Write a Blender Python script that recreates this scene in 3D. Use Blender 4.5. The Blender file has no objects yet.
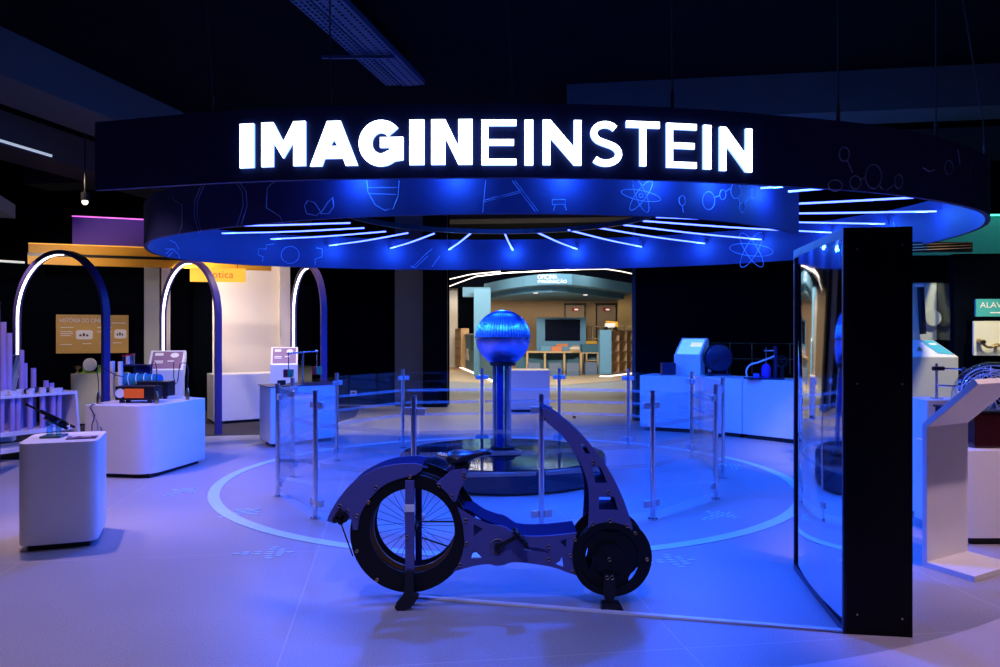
import bpy, bmesh, math, random
from mathutils import Vector, Matrix
from mathutils.geometry import tessellate_polygon
random.seed(7)
PI = math.pi
SC = bpy.context.scene
COL = SC.collection
FPX, HZ, CH = 757.0, 333.5, 1.5          # focal length in pixels, horizon row, camera height

# ------------------------------------------------------------------ camera
cam_data = bpy.data.cameras.new('camera')
cam_data.sensor_width = 36.0
cam_data.lens = FPX * 36.0 / 1000.0
cam_data.clip_end = 200
cam = bpy.data.objects.new('camera', cam_data)
cam.location = (0, 0, CH)
cam.rotation_euler = (PI / 2, 0, 0)
COL.objects.link(cam)
SC.camera = cam

# ------------------------------------------------------------------ world, exposure
world = bpy.data.worlds.new('world')
SC.world = world
world.use_nodes = True
bg = world.node_tree.nodes['Background']
bg.inputs[0].default_value = (0.10, 0.12, 0.32, 1)
bg.inputs[1].default_value = 0.006
vs = SC.view_settings
vs.view_transform = 'Standard'
vs.look = 'None'
vs.exposure = 0.0
vs.gamma = 1.0
vs.use_curve_mapping = False

# ------------------------------------------------------------------ lights
def point(name, loc, power, color, r=0.06):
    l = bpy.data.lights.new(name, 'POINT'); l.energy = power; l.color = color; l.shadow_soft_size = r
    o = bpy.data.objects.new(name, l); o.location = loc; COL.objects.link(o); return o
def spot(name, loc, target, power, color, angle=60, blend=0.5, r=0.08):
    l = bpy.data.lights.new(name, 'SPOT'); l.energy = power; l.color = color; l.shadow_soft_size = r
    l.spot_size = math.radians(angle); l.spot_blend = blend
    o = bpy.data.objects.new(name, l); o.location = loc
    o.rotation_euler = (Vector(target) - Vector(loc)).to_track_quat('-Z', 'Y').to_euler()
    COL.objects.link(o); return o
def area(name, loc, target, power, color, sx, sy):
    l = bpy.data.lights.new(name, 'AREA'); l.energy = power; l.color = color; l.shape = 'RECTANGLE'; l.size = sx; l.size_y = sy
    o = bpy.data.objects.new(name, l); o.location = loc
    o.rotation_euler = (Vector(target) - Vector(loc)).to_track_quat('-Z', 'Y').to_euler()
    COL.objects.link(o); return o

BLUE = (0.010, 0.085, 1.0)
WARM = (1.0, 0.80, 0.68)
AMBER = (1.0, 0.74, 0.46)
PINK = (1.0, 0.66, 0.78)
# blue lamps of the canopy, around and inside the hoop
for k in range(6):
    a = 2 * PI * (k + 0.5) / 6
    spot('canopy_blue_lamp', (2.5 * math.cos(a), 8.3 + 1.9 * math.sin(a), 2.66), (2.5 * math.cos(a), 8.3 + 1.9 * math.sin(a), 0), 250, BLUE, 150, 0.25, 0.12)
point('canopy_blue_lamp', (0.0, 8.2, 2.75), 90, BLUE, 0.15)
spot('blue_track_spot', (0.3, 5.75, 3.3), (0.9, 4.9, 0), 520, BLUE, 85, 0.5)
spot('blue_track_spot', (0.6, 3.4, 4.3), (0.4, 3.9, 0), 170, (0.06, 0.12, 1.0), 70, 0.9)
# warm and lilac track spots over the floor outside the canopy, plus added fills
spot('lilac_track_spot', (-2.0, 3.6, 4.4), (-2.0, 3.7, 0), 150, (0.75, 0.62, 1.0), 66, 0.9)
spot('lilac_track_spot', (-3.9, 6.1, 4.4), (-3.1, 4.4, 0), 330, PINK, 62, 0.7)
spot('lilac_track_spot', (-3.0, 7.2, 2.4), (-2.6, 7.2, 0), 55, PINK, 100, 0.8)
spot('lilac_track_spot', (-4.9, 6.6, 4.4), (-4.0, 7.4, 0.3), 380, PINK, 66, 0.6)
spot('lilac_track_spot', (3.6, 3.2, 4.4), (3.6, 3.9, 0), 360, PINK, 56, 0.4)
spot('lilac_track_spot', (-1.2, 2.6, 4.4), (-1.2, 3.0, 0), 60, (0.7, 0.55, 1.0), 80, 0.9)
spot('bike_fill_spot', (0.2, 0.3, 4.3), (0.0, 4.2, 0.45), 400, (0.42, 0.42, 1.0), 34, 0.7)  # added fill from behind the camera for the bicycle's front
spot('warm_track_spot', (-5.5, 12.25, 2.45), (-4.3, 14.0, 1.7), 190, WARM, 100, 0.5)
spot('warm_track_spot', (-4.6, 10.2, 4.0), (-4.6, 12.6, 0.6), 260, WARM, 64, 0.6)
spot('lilac_track_spot', (-4.7, 7.3, 3.6), (-5.8, 9.1, 0.9), 170, PINK, 34, 0.6)  # added spot to brighten the lilac tube rack
spot('warm_track_spot', (-7.0, 10.2, 2.9), (-7.1, 12.8, 1.5), 130, WARM, 80, 0.7)
spot('fascia_fill_spot', (-6.4, 11.3, 3.9), (-6.2, 12.6, 2.7), 55, AMBER, 90, 0.8)  # added spot to brighten the ochre fascia
spot('warm_track_spot', (-3.4, 11.6, 4.3), (-3.4, 11.9, 0), 330, WARM, 66, 0.8)
spot('warm_track_spot', (-1.4, 12.3, 4.1), (-1.3, 12.6, 0), 560, AMBER, 60, 0.8)
spot('warm_track_spot', (1.0, 15.5, 4.4), (1.0, 16.0, 0), 750, AMBER, 90, 0.8)
spot('wall_wash_spot', (-2.5, 15.3, 1.2), (-2.45, 15.6, 0.0), 25, WARM, 60, 0.8)
spot('warm_track_spot', (5.0, 6.4, 4.4), (4.8, 7.9, 1.4), 700, (1.0, 0.90, 0.60), 46, 0.6)
spot('lilac_track_spot', (3.9, 3.9, 4.4), (3.5, 5.2, 0.4), 150, PINK, 46, 0.6)
spot('green_wash_spot', (7.0, 8.9, 4.2), (6.8, 10.2, 2.8), 130, (0.5, 1.0, 0.85), 90, 0.8)
spot('warm_track_spot', (5.6, 6.2, 3.2), (6.0, 8.5, 1.6), 110, (1.0, 0.92, 0.66), 50, 0.7)
# workshop room
for x, y in ((-1.5, 24.5), (2.6, 25.0), (-1.0, 30.0), (3.0, 30.5)):
    area('workshop_ceiling_lamp', (x, y, 4.3), (x, y + 0.6, 0), 150, (1.0, 0.86, 0.68), 1.6, 1.6)
spot('workshop_wall_spot', (2.0, 30.5, 3.0), (2.4, 34, 2.2), 100, AMBER, 90, 0.9)
area('workshop_front_lamp', (0.8, 19.5, 4.2), (1.3, 25, 2.6), 620, (0.95, 0.95, 0.9), 2.5, 0.6)

# ------------------------------------------------------------------ materials
def mat(name, col, rough=0.5, metal=0.0, noise=0.0, nscale=20.0, spec=0.5, emit=None, estr=1.0, trans=0.0, ior=1.45, coat=0.0, bump=0.0):
    m = bpy.data.materials.new(name); m.use_nodes = True
    nt = m.node_tree; p = nt.nodes['Principled BSDF']
    p.inputs['Roughness'].default_value = rough
    p.inputs['Metallic'].default_value = metal
    p.inputs['Specular IOR Level'].default_value = spec
    p.inputs['IOR'].default_value = ior
    p.inputs['Transmission Weight'].default_value = trans
    p.inputs['Coat Weight'].default_value = coat
    c = (col[0], col[1], col[2], 1)
    p.inputs['Base Color'].default_value = c
    if noise or bump:
        tc = nt.nodes.new('ShaderNodeTexCoord'); nz = nt.nodes.new('ShaderNodeTexNoise')
        nz.inputs['Scale'].default_value = nscale; nz.inputs['Detail'].default_value = 4
        nt.links.new(tc.outputs['Object'], nz.inputs['Vector'])
        if noise:
            mx = nt.nodes.new('ShaderNodeMix'); mx.data_type = 'RGBA'
            mx.inputs[6].default_value = tuple(v * (1 - noise) for v in col) + (1,)
            mx.inputs[7].default_value = tuple(min(1, v * (1 + noise)) for v in col) + (1,)
            nt.links.new(nz.outputs[0], mx.inputs[0]); nt.links.new(mx.outputs[2], p.inputs['Base Color'])
        if bump:
            b = nt.nodes.new('ShaderNodeBump'); b.inputs['Strength'].default_value = bump; b.inputs['Distance'].default_value = 0.002
            nt.links.new(nz.outputs[0], b.inputs['Height']); nt.links.new(b.outputs[0], p.inputs['Normal'])
    if emit:
        p.inputs['Emission Color'].default_value = (emit[0], emit[1], emit[2], 1)
        p.inputs['Emission Strength'].default_value = estr
    return m

def thin_glass(name, tint, refl_rough=0.0):
    m = bpy.data.materials.new(name); m.use_nodes = True
    nt = m.node_tree; nt.nodes.clear()
    out = nt.nodes.new('ShaderNodeOutputMaterial'); mix = nt.nodes.new('ShaderNodeMixShader')
    tr = nt.nodes.new('ShaderNodeBsdfTransparent'); gl = nt.nodes.new('ShaderNodeBsdfGlossy'); fr = nt.nodes.new('ShaderNodeFresnel')
    tr.inputs[0].default_value = tint + (1,); gl.inputs['Roughness'].default_value = refl_rough
    geo = nt.nodes.new('ShaderNodeNewGeometry'); io = nt.nodes.new('ShaderNodeMix')
    io.inputs[2].default_value = 1.45; io.inputs[3].default_value = 1 / 1.45
    nt.links.new(geo.outputs['Backfacing'], io.inputs[0]); nt.links.new(io.outputs[0], fr.inputs[0])
    nt.links.new(fr.outputs[0], mix.inputs[0]); nt.links.new(tr.outputs[0], mix.inputs[1]); nt.links.new(gl.outputs[0], mix.inputs[2])
    nt.links.new(mix.outputs[0], out.inputs[0]); return m

def frosted(name, col, alpha):
    m = mat(name, col, 0.7); m.node_tree.nodes['Principled BSDF'].inputs['Alpha'].default_value = alpha; return m

def floor_material():
    m = bpy.data.materials.new('terrazzo'); m.use_nodes = True
    nt = m.node_tree; p = nt.nodes['Principled BSDF']; N = nt.nodes.new; L = nt.links.new
    tc = N('ShaderNodeTexCoord')
    sp = N('ShaderNodeTexNoise'); sp.inputs['Scale'].default_value = 130; sp.inputs['Detail'].default_value = 3
    L(tc.outputs['Object'], sp.inputs['Vector'])
    r1 = N('ShaderNodeValToRGB'); r1.color_ramp.elements[0].position = 0.36; r1.color_ramp.elements[1].position = 0.62
    r1.color_ramp.elements[0].color = (0.30, 0.29, 0.31, 1); r1.color_ramp.elements[1].color = (0.42, 0.40, 0.42, 1)
    L(sp.outputs[0], r1.inputs[0])
    big = N('ShaderNodeTexNoise'); big.inputs['Scale'].default_value = 0.9
    L(tc.outputs['Object'], big.inputs['Vector'])
    r2 = N('ShaderNodeValToRGB'); r2.color_ramp.elements[0].color = (0.85, 0.85, 0.85, 1); r2.color_ramp.elements[1].color = (1.1, 1.1, 1.1, 1)
    L(big.outputs[0], r2.inputs[0])
    mu = N('ShaderNodeMix'); mu.data_type = 'RGBA'; mu.blend_type = 'MULTIPLY'; mu.inputs[0].default_value = 1
    L(r1.outputs[0], mu.inputs[6]); L(r2.outputs[0], mu.inputs[7])
    # brass joint lines of the terrazzo slabs
    mp = N('ShaderNodeMapping'); mp.inputs['Rotation'].default_value = (0, 0, math.radians(-8)); mp.inputs['Location'].default_value = (0.52, 0.35, 0)
    L(tc.outputs['Object'], mp.inputs['Vector'])
    br = N('ShaderNodeTexBrick'); br.offset = 0.0; br.inputs['Scale'].default_value = 1.0
    br.inputs['Brick Width'].default_value = 1.9; br.inputs['Row Height'].default_value = 1.9
    br.inputs['Mortar Size'].default_value = 0.003; br.inputs['Mortar Smooth'].default_value = 0.2
    br.inputs['Color1'].default_value = (0, 0, 0, 1); br.inputs['Color2'].default_value = (0, 0, 0, 1); br.inputs['Mortar'].default_value = (1, 1, 1, 1)
    L(mp.outputs[0], br.inputs['Vector'])
    mj = N('ShaderNodeMix'); mj.data_type = 'RGBA'; mj.inputs[7].default_value = (0.62, 0.6, 0.62, 1)
    ml = N('ShaderNodeMath'); ml.operation = 'MULTIPLY'; ml.inputs[1].default_value = 0.6
    L(br.outputs['Color'], ml.inputs[0]); L(ml.outputs[0], mj.inputs[0]); L(mu.outputs[2], mj.inputs[6])
    L(mj.outputs[2], p.inputs['Base Color'])
    p.inputs['Roughness'].default_value = 0.42; p.inputs['Specular IOR Level'].default_value = 0.35
    return m

M = {}
M['floor'] = floor_material()
M['floor_pale'] = mat('pale_floor', (0.62, 0.57, 0.60), 0.5, noise=0.08, nscale=60)
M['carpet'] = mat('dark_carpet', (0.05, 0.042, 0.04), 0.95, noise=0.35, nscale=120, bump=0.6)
M['wood_floor'] = mat('timber_floor', (0.62, 0.44, 0.27), 0.5, noise=0.15, nscale=6)
M['ceiling'] = mat('dark_ceiling', (0.004, 0.004, 0.004), 0.95, noise=0.3, nscale=2, spec=0.0)
M['concrete'] = mat('painted_concrete', (0.05, 0.04, 0.032), 0.9, noise=0.2, nscale=3)
M['black_wall'] = mat('black_paint', (0.002, 0.003, 0.006), 0.9, noise=0.2, nscale=4, spec=0.0)
M['navy_wall'] = mat('charcoal_paint', (0.055, 0.065, 0.085), 0.6, noise=0.1, nscale=4, spec=0.3)
M['white_wall'] = mat('cream_paint', (0.78, 0.72, 0.64), 0.6, noise=0.03, nscale=3)
M['brown_wall'] = mat('brown_paint', (0.36, 0.25, 0.15), 0.7, noise=0.08, nscale=3)
M['white'] = mat('white_laminate', (0.78, 0.78, 0.80), 0.35, noise=0.02, nscale=8)
M['plinth'] = mat('black_kick_board', (0.012, 0.012, 0.016), 0.5, noise=0.1)
M['fabric'] = mat('navy_stretch_fabric', (0.02, 0.024, 0.12), 0.7, noise=0.12, nscale=14, bump=0.2)
M['fabric_print'] = mat('pale_blue_print', (0.22, 0.30, 0.62), 0.6, noise=0.05)
M['letter'] = mat('lit_acrylic', (0.9, 0.9, 0.9), 0.4, emit=(0.86, 0.95, 1.0), estr=4.5, noise=0.01)
M['letter_side'] = mat('opal_acrylic_return', (0.8, 0.85, 0.9), 0.4, emit=(0.25, 0.48, 1.0), estr=1.7, noise=0.01)
M['led_blue'] = mat('blue_white_led', (0.8, 0.85, 1), 0.4, emit=(0.055, 0.09, 1.0), estr=8.0, noise=0.01)
M['led_white'] = mat('white_led', (0.9, 0.9, 0.95), 0.4, emit=(0.85, 0.92, 1.0), estr=5.0, noise=0.01)
M['led_warm'] = mat('warm_led', (0.9, 0.85, 0.8), 0.4, emit=(1.0, 0.84, 0.72), estr=2.2, noise=0.01)
M['led_pink'] = mat('magenta_led', (0.9, 0.4, 0.8), 0.4, emit=(1.0, 0.13, 0.85), estr=1.3, noise=0.01)
M['led_green'] = mat('green_led', (0.4, 0.9, 0.7), 0.4, emit=(0.1, 1.0, 0.6), estr=1.5, noise=0.01)
M['arch'] = mat('violet_lacquer', (0.055, 0.035, 0.17), 0.45, noise=0.05)
M['steel'] = mat('brushed_steel', (0.72, 0.72, 0.76), 0.22, 1.0, noise=0.04, nscale=40)
M['dome_upper'] = mat('blue_reflection_metal', (0.22, 0.42, 1.0), 0.30, 1.0, noise=0.02)  # blue of the mirrored canopy put into the metal colour
M['dome_lower'] = mat('violet_reflection_metal', (0.36, 0.42, 1.0), 0.30, 1.0, noise=0.02)  # violet blue of the mirrored floor put into the metal colour
M['dome_led_stripe'] = mat('pale_reflection_stripe', (0.50, 0.78, 1.0), 0.35, 0.8, noise=0.02)  # painted stripes in place of LED spokes mirrored in the sphere
M['clamp'] = mat('satin_steel', (0.62, 0.62, 0.68), 0.4, 0.6, noise=0.04)
M['label'] = mat('dark_purple_print', (0.10, 0.05, 0.12), 0.4, noise=0.05)
M['tray'] = mat('dark_galvanised', (0.015, 0.018, 0.04), 0.7, noise=0.1)
M['chrome'] = mat('polished_metal', (0.86, 0.87, 0.92), 0.10, 1.0, noise=0.01)
M['mirror'] = mat('mirror_sheet', (0.90, 0.90, 0.93), 0.05, 1.0, noise=0.004, nscale=3)
M['dark_metal'] = mat('black_metal', (0.014, 0.014, 0.02), 0.35, 0.3, noise=0.15)
M['glass'] = thin_glass('clear_glass', (0.93, 0.96, 0.97))
M['frost'] = frosted('frosted_film', (0.75, 0.76, 0.82), 0.20)
M['bike_plate'] = mat('slate_blue_plate', (0.085, 0.09, 0.30), 0.45, noise=0.08, nscale=10)
M['bike_black'] = mat('black_plate', (0.006, 0.006, 0.008), 0.45, noise=0.2, spec=0.3)
M['bike_skin'] = mat('dark_blue_edge_strip', (0.003, 0.004, 0.07), 0.8, noise=0.1, spec=0.08)
M['rubber'] = mat('black_rubber', (0.008, 0.008, 0.009), 0.8, noise=0.2, spec=0.2)
M['bolt'] = mat('brass_bolt', (0.62, 0.48, 0.34), 0.4, 0.25, noise=0.1)
M['vinyl'] = mat('black_vinyl', (0.012, 0.014, 0.03), 0.3, noise=0.15)
M['copper'] = mat('copper_line', (0.22, 0.11, 0.05), 0.4, 0.6, noise=0.1)
M['decal'] = mat('pale_blue_floor_paint', (0.50, 0.74, 0.82), 0.5, noise=0.05)
M['plinth_top'] = mat('black_glossy_acrylic', (0.01, 0.012, 0.02), 0.06, noise=0.05)
M['plinth_side'] = mat('navy_laminate', (0.025, 0.03, 0.07), 0.3, noise=0.05)
M['black_panel'] = mat('black_laminate', (0.006, 0.005, 0.008), 0.6, noise=0.1, spec=0.15)
M['yellow'] = mat('ochre_paint', (0.70, 0.34, 0.02), 0.5, noise=0.04, nscale=4)
M['yellow_lit'] = mat('backlit_yellow_acrylic', (0.8, 0.5, 0.05), 0.4, emit=(0.85, 0.40, 0.03), estr=0.8, noise=0.02)
M['poster'] = mat('ochre_poster', (0.60, 0.36, 0.09), 0.6, noise=0.05)
M['paper'] = mat('white_print', (0.85, 0.82, 0.78), 0.6, noise=0.02)
M['ink'] = mat('dark_print', (0.05, 0.04, 0.05), 0.6, noise=0.05)
M['purple_fascia'] = mat('purple_paint', (0.10, 0.035, 0.48), 0.6, noise=0.04)
M['screen_pink'] = mat('lilac_info_print', (0.26, 0.14, 0.25), 0.5, noise=0.05)
M['screen_teal'] = mat('teal_backlit_screen', (0.2, 0.5, 0.5), 0.3, emit=(0.16, 0.50, 0.50), estr=1.0, noise=0.02)
M['screen_white'] = mat('white_backlit_panel', (0.8, 0.8, 0.8), 0.3, emit=(0.8, 0.86, 0.88), estr=0.8, noise=0.02)
M['teal'] = mat('teal_paint', (0.12, 0.29, 0.43), 0.55, noise=0.04, nscale=4)
M['teal_dark'] = mat('deep_teal_paint', (0.05, 0.15, 0.20), 0.6, noise=0.05)
M['teal_sign'] = mat('green_teal_sign', (0.05, 0.38, 0.36), 0.5, noise=0.04)
M['oak'] = mat('light_oak', (0.62, 0.40, 0.20), 0.55, noise=0.15, nscale=10)
M['tv'] = mat('dark_screen', (0.006, 0.008, 0.02), 0.12, noise=0.1)
M['orange'] = mat('orange_card', (0.70, 0.22, 0.08), 0.6, noise=0.05)
M['beige'] = mat('beige_laminate', (0.66, 0.64, 0.50), 0.5, noise=0.04)
M['pipe'] = mat('lilac_pvc', (0.40, 0.32, 0.62), 0.4, noise=0.05)
M['brass'] = mat('aged_brass', (0.50, 0.36, 0.16), 0.3, 1.0, noise=0.2)
M['amber_window'] = mat('amber_glass_window', (0.55, 0.10, 0.02), 0.25, emit=(0.75, 0.10, 0.01), estr=0.35, noise=0.2, nscale=8)
M['cyan_coil'] = mat('turquoise_acrylic', (0.02, 0.22, 0.38), 0.2, noise=0.2)
M['red'] = mat('red_paint', (0.55, 0.02, 0.02), 0.4, noise=0.08)
M['green'] = mat('green_paint', (0.05, 0.30, 0.12), 0.4, noise=0.08)
M['lime'] = mat('lime_plastic', (0.25, 0.50, 0.06), 0.4, noise=0.08)
M['navy_prop'] = mat('navy_plastic', (0.015, 0.02, 0.08), 0.3, noise=0.15)
M['dark_red'] = mat('dark_red_acrylic', (0.035, 0.007, 0.012), 0.12, noise=0.3, nscale=12)
M['aqua_glass'] = thin_glass('aqua_glass', (0.45, 0.75, 0.80))
M['clear_ball'] = thin_glass('clear_acrylic', (0.90, 0.94, 0.98))
M['silver_wire'] = mat('silver_filament', (0.75, 0.82, 1.0), 0.3, 0.1, noise=0.1)
M['stool'] = mat('grey_blue_felt', (0.15, 0.19, 0.27), 0.9, noise=0.1)

# ------------------------------------------------------------------ helpers
def gp(px, py):
    y = CH * FPX / (py - HZ); return ((px - 500) * y / FPX, y)
def at(px, py, y):
    return Vector(((px - 500) * y / FPX, y, CH - (py - HZ) * y / FPX))

class MB:
    """collects shapes in world coordinates and links them as ONE mesh object"""
    def __init__(s): s.v = []; s.f = []; s.mi = []; s.cur = 0
    def add(s, vs_, fs_):
        b = len(s.v); s.v += [Vector(v) for v in vs_]; s.f += [tuple(i + b for i in f) for f in fs_]; s.mi += [s.cur] * len(fs_); return s
    def box(s, c, size, rz=0.0, rx=0.0, ry=0.0):
        hx, hy, hz = size[0] / 2, size[1] / 2, size[2] / 2
        R = Matrix.Rotation(rz, 3, 'Z') @ Matrix.Rotation(ry, 3, 'Y') @ Matrix.Rotation(rx, 3, 'X'); c = Vector(c)
        vs_ = [c + R @ Vector((x, y, z)) for z in (-hz, hz) for x, y in ((-hx, -hy), (hx, -hy), (hx, hy), (-hx, hy))]
        return s.add(vs_, [(3, 2, 1, 0), (4, 5, 6, 7), (0, 1, 5, 4), (1, 2, 6, 5), (2, 3, 7, 6), (3, 0, 4, 7)])
    def slab(s, outer, holes, fn0, fn1):
        """a flat outline with holes, extruded: fn0/fn1 map a 2-D point to the two faces"""
        def area2(p): return sum(p[i][0] * p[(i + 1) % len(p)][1] - p[(i + 1) % len(p)][0] * p[i][1] for i in range(len(p)))
        outer = list(outer) if area2(outer) > 0 else list(outer)[::-1]
        holes = [list(h) if area2(h) < 0 else list(h)[::-1] for h in holes]
        loops = [outer] + holes
        flat = [p for l in loops for p in l]; n = len(flat)
        tris = tessellate_polygon([[Vector((p[0], p[1], 0)) for p in l] for l in loops])
        fs = []
        for t in tris:
            a, b, c = t
            ar = (flat[b][0] - flat[a][0]) * (flat[c][1] - flat[a][1]) - (flat[c][0] - flat[a][0]) * (flat[b][1] - flat[a][1])
            if abs(ar) < 1e-14: continue
            if ar < 0: a, c = c, a
            fs.append((a, b, c)); fs.append((c + n, b + n, a + n))
        k = 0
        for l in loops:
            m = len(l)
            for i in range(m):
                j = (i + 1) % m
                fs.append((k + j, k + i, k + i + n, k + j + n))
            k += m
        return s.add([fn0(p) for p in flat] + [fn1(p) for p in flat], fs)
    def prism(s, poly, z0, z1, holes=()):
        return s.slab(poly, holes, lambda p: (p[0], p[1], z1), lambda p: (p[0], p[1], z0))
    def plate(s, poly, y0, y1, holes=()):
        """outline in x,z extruded along y (front y0 < back y1)"""
        return s.slab(poly, holes, lambda p: (p[0], y0, p[1]), lambda p: (p[0], y1, p[1]))
    def cyl(s, p0, p1, r, seg=16, r2=None, caps=True):
        p0 = Vector(p0); p1 = Vector(p1); d = (p1 - p0).normalized(); r2 = r if r2 is None else r2
        u = d.orthogonal().normalized(); w = d.cross(u)
        vs_ = []
        for p, rr in ((p0, r), (p1, r2)):
            vs_ += [p + (u * math.cos(2 * PI * i / seg) + w * math.sin(2 * PI * i / seg)) * rr for i in range(seg)]
        fs = [(i, (i + 1) % seg, (i + 1) % seg + seg, i + seg) for i in range(seg)]
        if caps: fs += [tuple(range(seg))[::-1], tuple(range(seg, 2 * seg))]
        return s.add(vs_, fs)
    def tube(s, pts, r, seg=8, closed=False):
        pts = [Vector(p) for p in pts]; n = len(pts); vs_ = []; u = None
        for i, p in enumerate(pts):
            a = pts[(i - 1) % n] if (closed or i > 0) else p
            b = pts[(i + 1) % n] if (closed or i < n - 1) else p
            d = (b - a).normalized()
            if u is None: u = d.orthogonal().normalized()
            u = (u - d * u.dot(d)).normalized(); w = d.cross(u)
            rr = r[i] if isinstance(r, (list, tuple)) else r
            vs_ += [p + (u * math.cos(2 * PI * k / seg) + w * math.sin(2 * PI * k / seg)) * rr for k in range(seg)]
        fs = []
        for i in range(n if closed else n - 1):
            j = (i + 1) % n
            fs += [(i * seg + k, i * seg + (k + 1) % seg, j * seg + (k + 1) % seg, j * seg + k) for k in range(seg)]
        if not closed: fs += [tuple(range(seg))[::-1], tuple(range((n - 1) * seg, n * seg))]
        return s.add(vs_, fs)
    def lathe(s, prof, c, seg=32, axis='Z'):
        c = Vector(c); vs_ = []; n = len(prof)
        for i in range(seg):
            a = 2 * PI * i / seg
            for r, h in prof:
                x, y, z = r * math.cos(a), r * math.sin(a), h
                vs_.append(c + (Vector((x, y, z)) if axis == 'Z' else Vector((x, -h, y)) if axis == 'Y' else Vector((h, x, y))))
        fs = []
        for i in range(seg):
            j = (i + 1) % seg
            fs += [(i * n + k, j * n + k, j * n + k + 1, i * n + k + 1) for k in range(n - 1)]
        return s.add(vs_, fs)
    def ball(s, c, r, seg=32, rings=16, sz=1.0):
        return s.lathe([(max(1e-5, r * math.sin(PI * i / rings)), -r * sz * math.cos(PI * i / rings)) for i in range(rings + 1)], c, seg)
    def text(s, body, origin, right, up, height=None, width=None, depth=0.004, align='LEFT'):
        cu = bpy.data.curves.new('t', 'FONT'); cu.body = body; cu.align_x = align; cu.extrude = 0.0; cu.space_line = 0.85
        o = bpy.data.objects.new('t', cu); COL.objects.link(o)
        dg = bpy.context.evaluated_depsgraph_get(); me = bpy.data.meshes.new_from_object(o.evaluated_get(dg))
        vs_ = [v.co.copy() for v in me.vertices]; fs = [tuple(p.vertices) for p in me.polygons]
        bpy.data.objects.remove(o); bpy.data.meshes.remove(me); bpy.data.curves.remove(cu)
        x0 = min(v.x for v in vs_); x1 = max(v.x for v in vs_); y0 = min(v.y for v in vs_); y1 = max(v.y for v in vs_)
        sx = sy = None
        if height: sy = height / (y1 - y0)
        if width: sx = width / (x1 - x0)
        sx = sx or sy; sy = sy or sx
        right = Vector(right).normalized(); up = Vector(up).normalized(); nrm = right.cross(up); origin = Vector(origin)
        xr = x0 if align == 'LEFT' else (x0 + x1) / 2
        return s.add([origin + right * (v.x - xr) * sx + up * (v.y - y0) * sy + nrm * depth for v in vs_], fs)
    def mat_slot(s, i): s.cur = i; return s
    def build(s, name, m, parent=None, bevel=0.0, smooth=False, origin=None, angle=40):
        ms = m if isinstance(m, (list, tuple)) else [m]
        if parent is not None:
            off = Vector(); q = parent
            while q is not None: off += q.location; q = q.parent
        elif origin is not None: off = Vector(origin)
        else:
            xs = [v.x for v in s.v]; ys = [v.y for v in s.v]; zs = [v.z for v in s.v]
            off = Vector(((min(xs) + max(xs)) / 2, (min(ys) + max(ys)) / 2, min(zs)))
        me = bpy.data.meshes.new(name); me.from_pydata([v - off for v in s.v], [], s.f)
        for k in ms: me.materials.append(k)
        if len(ms) > 1: me.polygons.foreach_set('material_index', s.mi)
        bm = bmesh.new(); bm.from_mesh(me); bmesh.ops.recalc_face_normals(bm, faces=bm.faces); bm.to_mesh(me); bm.free()
        if smooth: me.shade_smooth(); me.set_sharp_from_angle(angle=math.radians(angle))
        o = bpy.data.objects.new(name, me); COL.objects.link(o)
        if parent is not None: o.parent = parent
        else: o.location = off
        if bevel:
            b = o.modifiers.new('bevel', 'BEVEL'); b.width = bevel; b.segments = 2; b.limit_method = 'ANGLE'; b.angle_limit = math.radians(50)
        return o

def thing(name, label, cat, loc=(0, 0, 0), group=None):
    o = bpy.data.objects.new(name, None); o.empty_display_size = 0.1; o.location = loc; COL.objects.link(o)
    return tag(o, label, cat, group)
def tag(o, label, cat, group=None):
    o['label'] = label; o['category'] = cat
    if group: o['group'] = group
    return o
def struct(o): o['kind'] = 'structure'; return o
def copy_part(src, parent, loc):
    c = src.copy(); COL.objects.link(c); c.parent = parent; c.location = loc; return c
def rounded(poly, r, n=6):
    out = []; m = len(poly)
    for i in range(m):
        p = Vector(poly[i]); a = Vector(poly[i - 1]); b = Vector(poly[(i + 1) % m])
        rr = r[i] if isinstance(r, (list, tuple)) else r
        if rr <= 0: out.append(tuple(p)); continue
        da = (a - p).normalized(); db = (b - p).normalized()
        p0 = p + da * rr; p1 = p + db * rr
        for k in range(n + 1):
            t = k / n; q = p0 * (1 - t) ** 2 + p * 2 * t * (1 - t) + p1 * t * t; out.append((q.x, q.y))
    return out
def catmull(pts, n=6, closed=False):
    P = [Vector(p) for p in pts]; out = []; m = len(P)
    for i in range(m - 1):
        p0 = P[i - 1] if i > 0 else P[0] * 2 - P[1]; p1 = P[i]; p2 = P[i + 1]; p3 = P[i + 2] if i + 2 < m else P[-1] * 2 - P[-2]
        for k in range(n):
            t = k / n
            out.append(0.5 * ((2 * p1) + (p2 - p0) * t + (2 * p0 - 5 * p1 + 4 * p2 - p3) * t * t + (3 * p1 - p0 - 3 * p2 + p3) * t ** 3))
    out.append(P[-1]); return out
def circ(cx, cy, r, n=40, ry=None, a0=0.0):
    ry = ry or r
    return [(cx + r * math.cos(a0 + 2 * PI * i / n), cy + ry * math.sin(a0 + 2 * PI * i / n)) for i in range(n)]

# ------------------------------------------------------------------ the setting
struct(MB().box((0, 20, -0.05), (30, 60, 0.1)).build('floor', M['floor'], origin=(0, 0, 0)))
struct(MB().box((0, 20, 4.85), (30, 60, 0.3)).build('ceiling', M['ceiling']))
RC = (0.07, 8.04)                                   # centre of the round stage
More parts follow.
